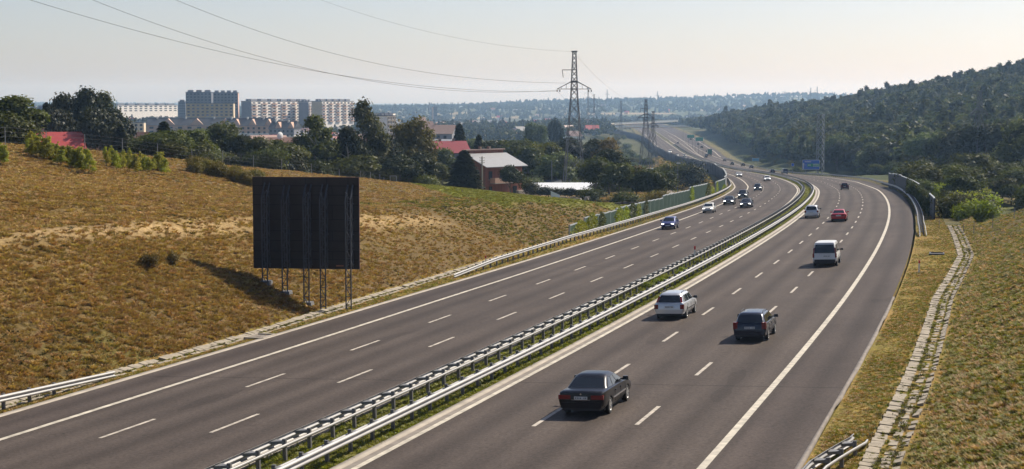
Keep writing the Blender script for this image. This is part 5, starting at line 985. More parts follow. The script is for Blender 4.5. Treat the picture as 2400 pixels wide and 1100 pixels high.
# wooded hill on the right: first row of trees as individuals, the closed wood behind as one mass
EP=[1640,1690,1730,1800,1880,1960,2060,2200,2400,2700,3100]; EY=[1250,1060,920,760,625,590,530,430,375,330,300]; BY=[1750,1700,1650,1600,1500,1420,1320,1220,1120,1050,1000]
g_=np.random.default_rng(11); fp_=[]
X,Yg=np.meshgrid(np.arange(60,900,7.4),np.arange(290,1760,7.4)); X=X.ravel()+g_.uniform(-3,3,X.size); Yg=Yg.ravel()+g_.uniform(-3,3,Yg.size); pxs=1200+F*X/Yg
e=np.interp(pxs,EP,EY)+(vnoise(X,Yg,40.)-.5)*60; b=np.interp(pxs,EP,BY); s_,o_=road_so(X,Yg); ok=(pxs>1640)&(pxs<3100)&(Yg>e)&(Yg<b)&(o_>34+widen(s_)); X,Yg,e,pxs=X[ok],Yg[ok],e[ok],pxs[ok]
front=(Yg-e)<16; fi=np.where(front&(pxs<2480))[0]; fi=fi[g_.permutation(len(fi))][:92]
isf=np.zeros(len(X),bool); isf[fi]=True
for i in fi:
    k=['broad:lf_forest','broad:lf_forest','column','broad:lf_dark','broad:lf_grey'][g_.integers(5)]; h=g_.uniform(8,15); tree(k,'%s tree at the front edge of the wooded hill right of the motorway'%{'column':'narrow','broad:lf_dark':'dark','broad:lf_grey':'greyish'}.get(k,'rounded green'),X[i],Yg[i],h,h*g_.uniform(.6,.85)*(.55 if k=='column' else 1),group='trees along the edge of the wooded hill: '+k)
def scatter(name,label,P,scl,meshes,kind='stuff',cat=None,tilt=0.0,seed=0):
    pc=bpy.data.collections.new(name+'_kinds')
    for i,me in enumerate(meshes): pc.objects.link(bpy.data.objects.new('%s_kind_%d'%(name,i),me))
    me=bpy.data.meshes.new(name); me.vertices.add(len(P)); me.vertices.foreach_set('co',np.asarray(P,np.float32).ravel()); a=me.attributes.new('sc','FLOAT_VECTOR','POINT'); a.data.foreach_set('vector',np.asarray(scl,np.float32).ravel())
    o=link(name,me); tag(o,label,cat or name.replace('_',' '),kind=kind); md=o.modifiers.new('scatter','NODES'); t=bpy.data.node_groups.new(name,'GeometryNodeTree'); md.node_group=t
    t.interface.new_socket('Geometry',in_out='INPUT',socket_type='NodeSocketGeometry'); t.interface.new_socket('Geometry',in_out='OUTPUT',socket_type='NodeSocketGeometry'); N=t.nodes; L=t.links
    gi=N.new('NodeGroupInput'); go_=N.new('NodeGroupOutput'); ip=N.new('GeometryNodeInstanceOnPoints'); ci=N.new('GeometryNodeCollectionInfo'); ci.inputs['Collection'].default_value=pc; ci.inputs['Separate Children'].default_value=True; ci.inputs['Reset Children'].default_value=True
    ri=N.new('FunctionNodeRandomValue'); ri.data_type='INT'; ri.inputs['Min'].default_value=0; ri.inputs['Max'].default_value=len(meshes)-1; ri.inputs['Seed'].default_value=seed
    rr=N.new('FunctionNodeRandomValue'); rr.data_type='FLOAT_VECTOR'; rr.inputs[0].default_value=(-tilt,-tilt,0); rr.inputs[1].default_value=(tilt,tilt,6.283)
    na=N.new('GeometryNodeInputNamedAttribute'); na.data_type='FLOAT_VECTOR'; na.inputs['Name'].default_value='sc'
    L.new(gi.outputs[0],ip.inputs['Points']); L.new(ci.outputs[0],ip.inputs['Instance']); ip.inputs['Pick Instance'].default_value=True; L.new([x for x in ri.outputs if x.enabled][0] if any(x.enabled for x in ri.outputs) else ri.outputs[2],ip.inputs['Instance Index']); L.new(rr.outputs[0],ip.inputs['Rotation']); L.new(na.outputs[0],ip.inputs['Scale']); L.new(ip.outputs[0],go_.inputs[0]); return o
nf=~isf; zf=ground(X[nf],Yg[nf]); hh_=g_.uniform(11.,16.5,nf.sum())*(.86+.3*vnoise(X[nf],Yg[nf],55.)); sc_=hh_/9.4
LODF=[crown_mesh('broad',40+k,1500,.46,M['lf_forest']) for k in range(4)]+[crown_mesh('broad',52+k,1500,.46,M[m_]) for k,m_ in enumerate(('lf_dark','lf_broad','lf_grey'))]+[crown_mesh('column',50,1300,.42,M['lf_forest'])]
scatter('woodland','closed mixed wood covering the hill right of the motorway',np.stack([X[nf],Yg[nf],zf],1),np.stack([sc_*1.02,sc_*1.02,sc_],1),LODF,cat='wood')
# hazy trees of the plain and the far ridges
g_=np.random.default_rng(13); n=26000; Yf=1150+(8200-1150)*g_.random(n)**1.5; pf=g_.uniform(-350,2500,n); Xf=(pf-1200)/F*Yf; s_,o_=road_so(Xf,Yf); nz=vnoise(Xf*1.0,Yf*.45,130.)*.6+vnoise(Xf+99,Yf*.6,420.)*.4
ridge=sstep(3900,4500,Yf)*(Yf<6200)*sstep(1080,1200,pf)
ok=((nz>.36)|((ridge>.3)&(nz>.2)))&((np.abs(o_)>45)|(Yf>2250))&~((pf>1640)&(Yf<1750)); Xf,Yf=Xf[ok],Yf[ok]; zf=ground(Xf,Yf); sc_=g_.uniform(.75,1.25,len(Xf))*np.interp(Yf,[1150,3000,8000],[.95,1.25,1.8])
LODX=[crown_mesh('broad',60+k,420,.85,M['lf_forest']) for k in range(3)]+[crown_mesh('spruce',66,420,.7,M['lf_dark'])]
scatter('far_woodland','hazy belts of trees across the plain and the far ridges',np.stack([Xf,Yf,zf],1),np.stack([sc_*1.1,sc_*1.1,sc_],1),LODX,cat='woods')
# grass tufts on the slopes and verges
def tuft(seed,n,h,spread,mt,lean=.5):
    g=np.random.default_rng(seed); a=g.uniform(0,2*PI,n); r=spread*np.sqrt(g.random(n)); b=np.stack([r*np.cos(a),r*np.sin(a),np.full(n,-.04)],1); d=np.stack([np.cos(a)*lean*g.random(n),np.sin(a)*lean*g.random(n),np.ones(n)],1); d/=np.linalg.norm(d,axis=1)[:,None]; L=h*g.uniform(.5,1.1,n); w=.014+.012*g.random(n); t=np.stack([-np.sin(a),np.cos(a),np.zeros(n)],1); tip=b+d*L[:,None]+np.stack([np.cos(a),np.sin(a),-np.ones(n)*.5],1)*(L*.25)[:,None]; mid=b+d*(L*.6)[:,None]
    V=np.stack([b-t*w[:,None],b+t*w[:,None],mid+t*w[:,None],tip,mid-t*w[:,None]],1).reshape(-1,3); i=np.arange(n)*5; Q=np.concatenate([np.stack([i,i+1,i+2,i+4],1),np.stack([i+4,i+2,i+3,i+3],1)])
    me=bpy.data.meshes.new('tuft'); F_=[tuple(q) if q[2]!=q[3] else tuple(q[:3]) for q in Q]; me.from_pydata([tuple(v) for v in V],[],F_); me.materials.append(mt); me.update(); return me
def grass_pts(n,pxr,pyr,seed,dens=None,Ymax=300,side=-1):
    g=np.random.default_rng(seed); Y=np.exp(g.uniform(math.log(40),math.log(Ymax),n)); px=g.uniform(*pxr,n); X=(px-1200)/F*Y; z,s,o,d=ground(X,Y,True); ok=(d>.05)&(np.sign(o)==side)&(Y<Ymax); return X[ok],Y[ok],z[ok],d[ok],s[ok]
TD=[tuft(k,34,.34,.20,M['dry'],.8) for k in range(3)]+[tuft(5,30,.30,.18,M['dry'],1.0)]
X,Y_,z,d,s_=grass_pts(250000,(-700,1560),None,2); so_=road_so(X,Y_)[1]; fm_=field_mask(X,Y_,so_); bank_=(s_+.9*np.minimum(d,14)>116)&(d<16)&(Y_<245)&(fm_<.4); keep=(fm_<.4)&(~bank_|(np.random.default_rng(14).random(len(X))<.30))&(np.random.default_rng(4).random(len(X))<np.clip(.35+.9*vnoise(X,Y_,2.3)*vnoise(X,Y_,7.)*2,0,1)*np.where((s_>150)|(Y_>190),.6,1)*np.where(pathd(X,Y_)<1.3,.4,1)); GF=np.stack([X,Y_,z],1)[(fm_>.35)]; GB=np.stack([X,Y_,z],1)[bank_&~keep]; X,Y_,z=X[keep],Y_[keep],z[keep]; sc_=np.random.default_rng(3).uniform(.38,.9,len(X))
scatter('dry_grass','tufts of dry grass covering the slope left of the motorway',np.stack([X,Y_,z],1),np.stack([sc_*1.25,sc_*1.25,sc_*.8],1),TD,cat='grass',tilt=.25)
TG=[tuft(k+9,34,.26,.20,M['green_grass'],.8) for k in range(2)]+[tuft(15,30,.30,.2,M['dry'],.9)]
X,Y_,z,d,s_=grass_pts(52000,(1900,3000),None,5,Ymax=180,side=1); sc_=np.random.default_rng(6).uniform(.35,.75,len(X))
scatter('slope_grass','short mixed grass on the slope right of the motorway',np.stack([X,Y_,z],1),np.stack([sc_*1.3,sc_*1.3,sc_*.8],1),TG,cat='grass',tilt=.25)
k_=np.random.default_rng(61).uniform(.5,1.0,len(GF)); scatter('field_grass','short green grass of the meadow above the noise barrier',GF,np.stack([k_*1.2,k_*1.2,k_*.7],1),[tuft(k+70,34,.22,.2,M['median_grass'],.9) for k in range(2)]+[TG[0]],cat='grass',tilt=.2,seed=11)
k_=np.random.default_rng(62).uniform(.45,.95,len(GB)); scatter('bank_grass','greener short grass on the low bank behind the noise barrier',GB,np.stack([k_*1.2,k_*1.2,k_*.7],1),[TG[0],TG[1],tuft(77,30,.24,.2,M['scrub'],1.0),TG[0]],cat='grass',tilt=.2,seed=12)
TS=[tuft(k+30,30,.30,.22,M['scrub'],1.1) for k in range(2)]
X,Y_,z,d,s_=grass_pts(26000,(-700,1560),None,22); keep=(vnoise(X,Y_,3.)*.5+vnoise(X,Y_,11.)*.5>.55)&(np.random.default_rng(5).random(len(X))<.55); X,Y_,z=X[keep],Y_[keep],z[keep]; sc_=np.random.default_rng(8).uniform(.4,.9,len(X))
scatter('scrub_tufts','dark dried tufts among the dry grass of the left slope',np.stack([X,Y_,z],1),np.stack([sc_*1.2,sc_*1.2,sc_*.7],1),TS,cat='grass',tilt=.2)
TM=[tuft(k+50,30,.26,.18,M['green_grass'],.9) for k in range(3)]
# verge and median grass
def verge(name,label,n,s0,s1,o0,o1,ms,seed,sc,kind='stuff'):
    g=np.random.default_rng(seed); s=np.exp(g.uniform(math.log(s0+110),math.log(s1+110),n))-110; f0=o0(s) if callable(o0) else np.full(n,o0); f1=o1(s) if callable(o1) else np.full(n,o1); o=f0+(f1-f0)*g.random(n); P=rp(s,o,-.06).T; k=g.uniform(.6,1.2,n)*sc*(.75+.5*vnoise(P[:,0],P[:,1],3.)); scatter(name,label,P,np.stack([k,k,k*.8],1),ms,cat='grass',tilt=.25,seed=seed)
TM=[tuft(k+50,30,.26,.18,M['green_grass'],.9) for k in range(3)]
TMM=[tuft(k+60,30,.26,.18,M['median_grass'],.9) for k in range(3)]
verge('median_tufts','green grass and weeds growing in the median',17000,-40,520,-1.5,1.35,TMM,1,.95)
verge('verge_grass','short grass on the right verge',24000,-40,300,lambda s:RE+.35,lambda s:np.interp(s,ORs,ORv)-.1,[TG[0],TG[2],TM[0]],2,.5)
verge('verge_grass','short grass on the left verge',9000,-40,300,lambda s:np.full(len(s),-LE-.5),lambda s:-np.interp(s,OLs,OLv)+.7,[TG[0],TG[2],TM[0]],3,.55)
def slope_edge():
    g=np.random.default_rng(9); n=9000; s=np.exp(g.uniform(math.log(70),math.log(270),n))-110; q=g.uniform(-.25,1.1,n); o=oR(s)+q; P=rp(s,o,0).T; P[:,2]+=-.07+.42*np.clip(q,0,None); k=g.uniform(.35,.8,n); scatter('verge_grass','short grass along the outer edge of the right slab drain',P,np.stack([k,k,k*.8],1),TG,cat='grass',tilt=.25,seed=4)
slope_edge()
def drain_weeds():
    g=np.random.default_rng(19); n=2600; s=np.exp(g.uniform(math.log(70),math.log(250),n))-110; c=g.choice([0,.62,1.10,1.5,.3,.85],n,p=[.12,.30,.22,.14,.12,.10]); o=np.interp(s,ORs,ORv)+c+g.normal(0,.05,n); s=np.where(np.isin(c,[.3,.85]),np.round((s+60)*2)/2-60,s); P=rp(s,o,-.04).T; k=g.uniform(.25,.6,n); scatter('drain_weeds','grass and weeds growing in the joints of the right slab drain',P,np.stack([k,k,k*.7],1),[TS[0],TMM[0],TG[0]],cat='grass',tilt=.2,seed=6)
    n=1200; s=np.exp(g.uniform(math.log(90),math.log(250),n))-110; o=-np.interp(s,OLs,OLv)+g.choice([.22,-.42,.12],n)+g.normal(0,.05,n); P=rp(s,o,-.03).T; k=g.uniform(.25,.6,n); scatter('drain_weeds','grass and weeds growing in the joints of the left slab drain',P,np.stack([k,k,k*.7],1),[TS[0],TMM[0],TG[0]],cat='grass',tilt=.2,seed=7)
drain_weeds()
def meadow():
    g=np.random.default_rng(29); n=26000; Y=g.uniform(285,900,n); px=g.uniform(1380,1670,n); X=(px-1200)/F*Y; z,s,o,d=ground(X,Y,True); ok=(o<-21.5); k=g.uniform(1.2,3.2,n)*(.5+vnoise(X,Y,9.)); scatter('meadow_grass','tall rough grass on the ground left of the dark noise wall',np.stack([X,Y,z],1)[ok],np.stack([k,k,k*.9],1)[ok],[TS[1],TG[0],TG[2],TD[0]],cat='grass',tilt=.2,seed=8)
meadow()
g_=random.Random(77)
for s,k in [(63,1),(66,1.2),(69,1.3),(72,1.2),(76,1.1),(80,.9),(88,1),(94,.8),(108,.8),(128,.7),(150,.9)]:
    p=rp(s,g_.uniform(-.35,.4),-.05); r=empty('weed_plant','tall leafy weed among the grass of the median','weed',tuple(p),g_.uniform(0,6),'tall weeds in the median'); r.scale=(.28*k,.28*k,.30*k); link('crown',CR['bush:lf_lime'][g_.randrange(2)],r); link('stem',TK['bush'],r)
# ivy on the noise barriers
def ivy(label,s,of,h,w,mt,name='ivy_plant',left=True,dz=0):
    g=np.random.default_rng(int(s*7)%999); n=int(520*w*h/4); a=np.sort(g.normal(0,.33,n)); ss=s+a*w; oo=of(s)+ (.22 if left else -.22)+g.normal(0,.09,n); zz=g.random(n)**.8*h*(1-.5*np.abs(a)); P=rp(ss,oo,0).T+np.stack([0*zz,0*zz,zz+dz],1); c=P.mean(0); V,Q=leaves(P-c,np.tile([.5,-.5,.4],(n,1)),.12,.7,3); o=link(name,np_mesh('ivy',V,Q,M[mt],False)); o.location=c; tag(o,label,'climbing plant',group='climbers on the noise barriers')
for s,h,w,mt in [(134.5,1.7,5,'lf_lime'),(141,2.3,4,'lf_lime'),(147,2.0,3,'lf_broad'),(159,2.2,4,'lf_lime'),(164,2.1,3.5,'lf_lime'),(169,2.3,4.5,'lf_broad'),(174,2.1,3,'lf_lime'),(181,2.3,2.5,'lf_broad'),(232,3.0,3.5,'lf_lime'),(263,2.9,7,'lf_broad'),(271,2.2,8,'lf_lime'),(286,2.8,3,'lf_lime'),(318,1.5,16,'lf_lime')]:
    ivy('green climber hanging on the ribbed noise barrier left of the motorway',s,off_l,h,w,mt)
for s in np.arange(168,238,5.5): ivy('ivy hanging over the curved dark noise barrier',s,offr,2.75,6.5,'lf_broad',left=False,dz=.05)
# ---------------------------------------------------------------- buildings
BM=dict(white=mat('white_render',(.78,.73,.66),.85,.08,.4),cream=mat('cream_render',(.62,.50,.33),.85,.08,.4),yellow=mat('ochre_render',(.50,.36,.17),.85,.1,.4),grey=mat('grey_render',(.24,.24,.26),.85,.1,.3),pink=mat('pink_render',(.55,.36,.26),.85,.1,.4),dgrey=mat('dark_render',(.15,.155,.175),.85,.1,.3),
  red=mat('red_roof_sheet',(.38,.045,.038),.5,.12,2),crimson=mat('crimson_roof_sheet',(.22,.014,.02),.45,.12,2),brown=mat('brown_roof',(.13,.065,.05),.75,.15,2),dark=mat('dark_roof',(.045,.048,.055),.65,.15,2),zinc=mat('zinc_roof',(.27,.27,.27),.45,.08,1.5),palered=mat('pale_red_roof',(.36,.24,.19),.6,.12,2),pane=mat('window_pane',(.03,.04,.05),.15,.1,1),balc=mat('balcony_panel',(.58,.52,.46),.8,.1,1),balr=mat('balcony_red',(.46,.30,.22),.8,.1,1))
brick=bpy.data.materials.new('brick_wall'); brick.use_nodes=True; _n2,_l2=nodes_of(brick); _b2=_n2.new('ShaderNodeTexBrick'); _b2.inputs['Color1'].default_value=(.25,.085,.05,1); _b2.inputs['Color2'].default_value=(.17,.055,.035,1); _b2.inputs['Mortar'].default_value=(.28,.22,.17,1); _b2.inputs['Scale'].default_value=3.5; _t2=_n2.new('ShaderNodeTexCoord'); _l2.new(_t2.outputs['Object'],_b2.inputs[0]); _l2.new(_b2.outputs[0],_n2['Principled BSDF'].inputs['Base Color']); _n2['Principled BSDF'].inputs['Roughness'].default_value=.9
def win(parent,c,w,h,rz,mt=None,frame=True,nm='window'):
    m=MB(); m.box((0,0,0),(w,.10,h)); o=m.build(nm,mt or BM['pane'],parent); o.location=c; o.rotation_euler=(0,0,rz)
    return o
def house(label,px,pyb,Y,w,d,h,rz,roof,wall,pitch=.7,over=.4,wins=(),chim=0,name='house',cat='house',group=None,ridge='x',dz=0,winn=None):
    x,_,zz=up(px,pyb,Y); z=gz(x,Y)+dz if pyb is None else zz; z=min(z,zz); r=empty(name,label,cat,(x,Y,z),rz,group)
    m=MB(); m.box((0,0,h/2-.75),(w,d,h+1.5)); m.build('wall',wall,r)
    a,b=(w/2+over,d/2+over); rh=(d/2)*pitch if ridge=='x' else (w/2)*pitch; t=.14; m=MB(); e=over*pitch
    if ridge=='x': lo=[(-a,-b,h-e),(a,-b,h-e),(a,b,h-e),(-a,b,h-e),(-a,0,h+rh),(a,0,h+rh)]; F2=[(0,1,5,4),(2,3,4,5)]
    else: lo=[(-a,-b,h-e),(-a,b,h-e),(a,b,h-e),(a,-b,h-e),(0,-b,h+rh),(0,b,h+rh)]; F2=[(0,4,5,1),(2,5,4,3)]
    n=6; V=lo+[(p[0],p[1],p[2]+t) for p in lo]; F3=[tuple(i+n for i in f) for f in F2]+[tuple(f[::-1]) for f in F2]
    for f in F2:
        for i in range(4):
            q=(f[i],f[(i+1)%4]); 
            if set(q)!={4,5}: F3.append((q[0],q[1],q[1]+n,q[0]+n))
    m.add(V,F3); rf=m.build('roof',roof,r)
    m=MB()
    if ridge=='x':
        for s in (-1,1): m.add([(s*w/2,-d/2,h),(s*w/2,d/2,h),(s*w/2,0,h+rh-.02),(s*(w/2-.2),-d/2,h),(s*(w/2-.2),d/2,h),(s*(w/2-.2),0,h+rh-.02)],[(0,1,2),(5,4,3),(0,2,5,3),(1,4,5,2)])
    else:
        for s in (-1,1): m.add([(-w/2,s*d/2,h),(w/2,s*d/2,h),(0,s*d/2,h+rh-.02),(-w/2,s*(d/2-.2),h),(w/2,s*(d/2-.2),h),(0,s*(d/2-.2),h+rh-.02)],[(0,1,2),(5,4,3),(0,2,5,3),(1,4,5,2)])
    m.build('gable',wall,r)
    for k in range(chim): m=MB(); m.box((w*(-.2+.4*k),.3,h+rh+.1),(.6,.6,1.3)); m.build('chimney',brick,rf)
    for (fx,fz,ww,wh) in wins: win(r,(fx*w,-d/2-.04,fz),ww,wh,0)
    if winn:
        for (fy,fz,ww,wh,sg) in winn: win(r,(sg*(w/2+.04),fy*d,fz),ww,wh,PI/2)
    return r
R_=math.radians
# brick house by the meadow
def brick_house():
    Y=332; x,_,_z=up(1146,449,Y); z=gz(x,Y)-.2; r=empty('brick_house','two storey red brick house with a pale metal roof beside the green meadow','house',(x,Y,z),R_(47)); w,d=11.2,8.6; h=6.6
    m=MB(); m.box((0,0,h/2-.5),(w,d,h+1)); m.build('wall',brick,r)
    m=MB(); m.add([(-w/2,-d/2,h),(-w/2,d/2,h),(-w/2,.8,h+2.3),(-w/2+.25,-d/2,h),(-w/2+.25,d/2,h),(-w/2+.25,.8,h+2.3)],[(0,1,2),(5,4,3),(0,2,5,3),(1,4,5,2)]); m.add([(w/2,-d/2,h),(w/2,d/2,h),(w/2,.8,h+2.3),(w/2-.25,-d/2,h),(w/2-.25,d/2,h),(w/2-.25,.8,h+2.3)],[(0,1,2),(5,4,3),(0,2,5,3),(1,4,5,2)]); m.build('gable',brick,r)
    a=w/2+.7
    m=MB(); m.add([(-a,-d/2-1.1,h-.35),(a,-d/2-1.1,h-.35),(a,.9,h+2.25),(-a,.9,h+2.25),(-a,-d/2-1.1,h-.2),(a,-d/2-1.1,h-.2),(a,.9,h+2.4),(-a,.9,h+2.4)],[(3,2,1,0),(4,5,6,7),(0,1,5,4),(1,2,6,5),(2,3,7,6),(3,0,4,7)]); rf=m.build('roof',BM['zinc'],r)
    m=MB(); m.add([(-a,.9,h+2.1),(a,.9,h+2.1),(a,d/2+.6,h-.2),(-a,d/2+.6,h-.2),(-a,.9,h+2.25),(a,.9,h+2.25),(a,d/2+.6,h-.05),(-a,d/2+.6,h-.05)],[(3,2,1,0),(4,5,6,7),(0,1,5,4),(1,2,6,5),(2,3,7,6),(3,0,4,7)]); m.build('roof',BM['dark'],r)
    m=MB(); m.box((-.2,1.3,h+2.55),(w+.2,.5,1.0)); m.build('ridge_wall',brick,r); m=MB(); m.box((-.2,1.25,h+3.15),(w+.9,.9,.22)); m.build('ridge_cap',BM['palered'],r)
    for k in (-.12,.12): m=MB(); m.box((k*w,1.3,h+3.5),(.6,.6,.55)); m.build('chimney',brick,rf)
    for fx,fz,ww,hh in ((-.36,4.6,1.0,1.7),(-.03,4.75,1.7,1.7),(.33,4.7,1.2,1.5),(-.36,1.35,.9,1.9),(.3,1.4,1.2,1.6)): 
        o=win(r,(fx*w,-d/2-.04,fz),ww,hh,0); s=MB(); s.box((0,-.06,-hh/2-.05),(ww+.2,.25,.1)); s.build('sill',M['concrete'],o)
    m=MB(); m.box((-.9,-d/2-.75,2.95),(6.6,1.5,.16)); bal=m.build('balcony',M['concrete'],r); m=MB(); m.box((-.9,-d/2-1.45,3.55),(6.6,.1,1.05)); m.box((-4.15,-d/2-.75,3.55),(.1,1.4,1.05)); m.build('parapet',BM['pink'],bal)
    for fy in (-.25,.2): win(r,(-w/2-.04,fy*d,4.6),1.1,1.5,PI/2)
    m=MB(); m.box((w/2-.3,-d/2-.3,.5),(3.4,1.2,1.4)); m.build('porch',M['concrete'],r)
brick_house()
house('house with a bright red sheet roof behind the yellow green saplings',127,393,285,9.4,8.2,3.2,R_(24),BM['red'],BM['grey'],.75,.5,wins=((-.3,1.6,1.2,1.2),(.25,1.6,1.2,1.2)),chim=1,dz=0)
house('house with a deep red roof behind the brick house, partly hidden by trees',1048,386,425,9.8,9,3.4,R_(20),BM['crimson'],BM['grey'],.62,.5,wins=((-.2,1.6,1.2,1.2),),chim=2)
house('brown roofed house right of the bright red roof, between trees',228,374,320,8,7,2.6,R_(6),BM['brown'],BM['pink'],.55,.4,wins=((-.2,1.3,1,1.1),),chim=1)
house('second brown roofed house further right, half hidden by a spruce',312,374,325,6,7,2.7,R_(-4),BM['brown'],BM['pink'],.8,.4,wins=((.1,1.4,1,1.1),))
house('long low brown roofed house at the left picture edge',10,322,330,11,7,2.4,R_(4),BM['brown'],BM['brown'],.35,.5,wins=((.1,1.2,2,1.1),))
house('long shed with a bright white roof at the foot of the nearest pylon',1330,452,345,13.5,7,.9,R_(3),M['sign_white'],BM['dgrey'],.34,.5,name='shed',cat='shed',wins=((.2,.3,1.4,.7),))
house('dark roofed shed behind the white roofed shed',1262,446,372,10,6,1.6,R_(2),BM['dark'],BM['dgrey'],.25,.5,name='shed',cat='shed')
house('brown roofed house with a pale gable, in the gap left of the dark trees',628,361,420,9,8,3.0,R_(24),BM['palered'],BM['white'],.45,.5,wins=((.0,1.6,1.6,1.2),),chim=0)
house('flat brown roofed house in front of the pale gable house',668,356,385,7.5,7,2.4,R_(-10),BM['brown'],BM['grey'],.28,.6,wins=((-.2,1.3,1.2,1.2),(.15,1.3,1.0,1.2)))
def dish():
    x,Y,z=up(657,330,384); r=empty('satellite_dish','white satellite dish standing above the brown roofed house','satellite dish',(x,Y,z-1.2)); m=MB(); m.tube([(0,0,-1),(0,0,2.4)],.06,6); m.build('mast',M['post'],r); d=MB(); d.lathe([(.001,-.18),(.5,-.1),(.95,.05),(.95,.08),(.5,-.06),(.001,-.13)],20,'y',(0,0,2.4)); o=d.build('reflector',M['white_paint'],r); o.rotation_euler=(0,0,R_(50))
dish()
house('large house with a pale pink hipped roof and a grey wing above the red roof',1033,335,700,12.5,9,4.4,R_(-12),BM['palered'],BM['grey'],.75,.6,wins=((-.25,2.6,1.3,1.3),(.0,2.6,1.3,1.3),(.25,2.6,1.3,1.3)),chim=1)
house('grey flat roofed wing in front of the pale pink roofed house',1022,340,690,16,4,1.8,R_(-12),BM['zinc'],BM['grey'],.3,.4,wins=((-.05,.9,1.3,1.1),(.17,.9,1.3,1.1)))
house('brown steep roofed house behind the pale pink roof',997,306,1000,9,7,2.5,R_(25),BM['brown'],BM['white'],.9,.6)
house('dull red tent shaped roof above the brown steep roof',984,296,1150,8,7,2.5,R_(40),BM['brown'],BM['cream'],1.1,.6)
# large blocks of the town
def block(label,px0,px1,pyt,Y,d,base,rz,wall,nfl,nb,balcony=None,roofboxes=0,endwall=None,boxmat=None,name='apartment_block'):
    a=up(px0,pyt,Y); b=up(px1,pyt,Y); w=max(4,(b[0]-a[0])-d*abs(math.sin(rz)))/max(.35,math.cos(rz)); zt=a[2]; zb_=base; h=zt-zb_; x=(a[0]+b[0])/2; r=empty(name,label,'apartment block',(x,Y,zb_),rz); m=MB(); m.box((0,0,h/2),(w,d,h)); wl=m.build('wall',wall,r)
    m=MB(); m.box((0,0,h+.2),(w+.5,d+.5,.5)); m.build('roof',boxmat or BM['dark'],r)
    if endwall: 
        for s in (-1,1): m=MB(); m.box((s*(w/2+.06),0,h/2-.2),(.12,d-.3,h-.5)); m.build('end_wall',endwall,r)
    fh=2.9; nf=min(nfl,int(h/fh)); k=0
    for i in range(nf):
        z=h-1.7-i*fh
        for j in range(nb):
            xx=-w/2+w*(j+.5)/nb; o=win(r,(xx,-d/2-.03,z),w/nb*.52,1.5,0); k+=1
            if balcony and j%2==0: q=MB(); q.box((0,-.7,-.9),(w/nb*1.15,1.2,.95)); q.build('balcony',balcony if (i+j)%3 else BM['balc'],o)
    for i in range(roofboxes): m=MB(); m.box((-w/2+w*(i+.5)/roofboxes,0,h+1.3),(w/roofboxes*.62,d*.5,2.2)); m.build('lift_house',boxmat or BM['grey'],r); m=MB(); m.box((-w/2+w*(i+.22)/roofboxes,-1,h+1.0),(1.6,1.6,1.6)); m.build('chimney',BM['white'],r)
    return r
block('tall dark grey tower block, left half, behind the ochre block',437,498,217,1560,14,-14,R_(3),BM['dgrey'],6,7,None,3)
block('tall dark grey tower block, right half with a pinkish edge, behind the ochre block',500,560,218,1580,16,-14,R_(6),BM['dgrey'],6,7,None,4,BM['pink'])
block('ochre and grey apartment block standing in front of the tall dark towers',438,549,243,1440,13,-14,R_(4),BM['yellow'],5,10,None,0,BM['cream'])
block('long white apartment block with rows of balconies right of the towers',584,712,238,1620,12,-14,R_(66),BM['white'],7,12,BM['balr'],6,BM['grey'])
block('lower white apartment block joining the two long white blocks',706,728,239,1640,12,-14,R_(66),BM['white'],7,3,BM['balr'],2,BM['grey'])
block('second long white apartment block with orange ends, right of the first',738,823,238,1620,12,-14,R_(65),BM['white'],7,9,BM['balr'],5,BM['cream'])
block('far long white block behind the trees left of the towers',284,395,247,2200,12,-10,R_(66),BM['white'],3,12,None,6,BM['white'])
block('grey apartment block in haze left of the big tree clump',53,106,254,1500,14,-14,R_(10),BM['grey'],8,6,BM['balc'],3)
block('small dark block just left of the tall dark towers',418,437,239,1800,12,-12,R_(5),BM['dgrey'],5,4,None,1)
block('low ochre block with bright end walls left of the terrace',255,340,288,1150,12,-14,R_(6),BM['cream'],2,7,None,0,BM['cream'])
block('pale yellow block partly hidden behind the birch on its right',880,928,272,1150,12,-16,R_(50),BM['cream'],5,5,BM['balc'],2,BM['white'])
block('long cream flat roofed block behind the pale yellow block',868,926,266,1600,12,-16,R_(-8),BM['cream'],3,7,None,0,BM['white'])
block('lone grey tower on the hazy plain right of the town',1012,1025,251,3000,11,-20,R_(20),BM['dgrey'],6,3,None,1,BM['pink'])
x,_,z=up(1006,262,3000); m=MB(); m.tube([(0,0,0),(0,0,18)],[1.2,.8],10); tag(m.build('chimney_stack',BM['grey']),'slim chimney stack left of the lone grey tower','chimney').location=(x,3000,z)
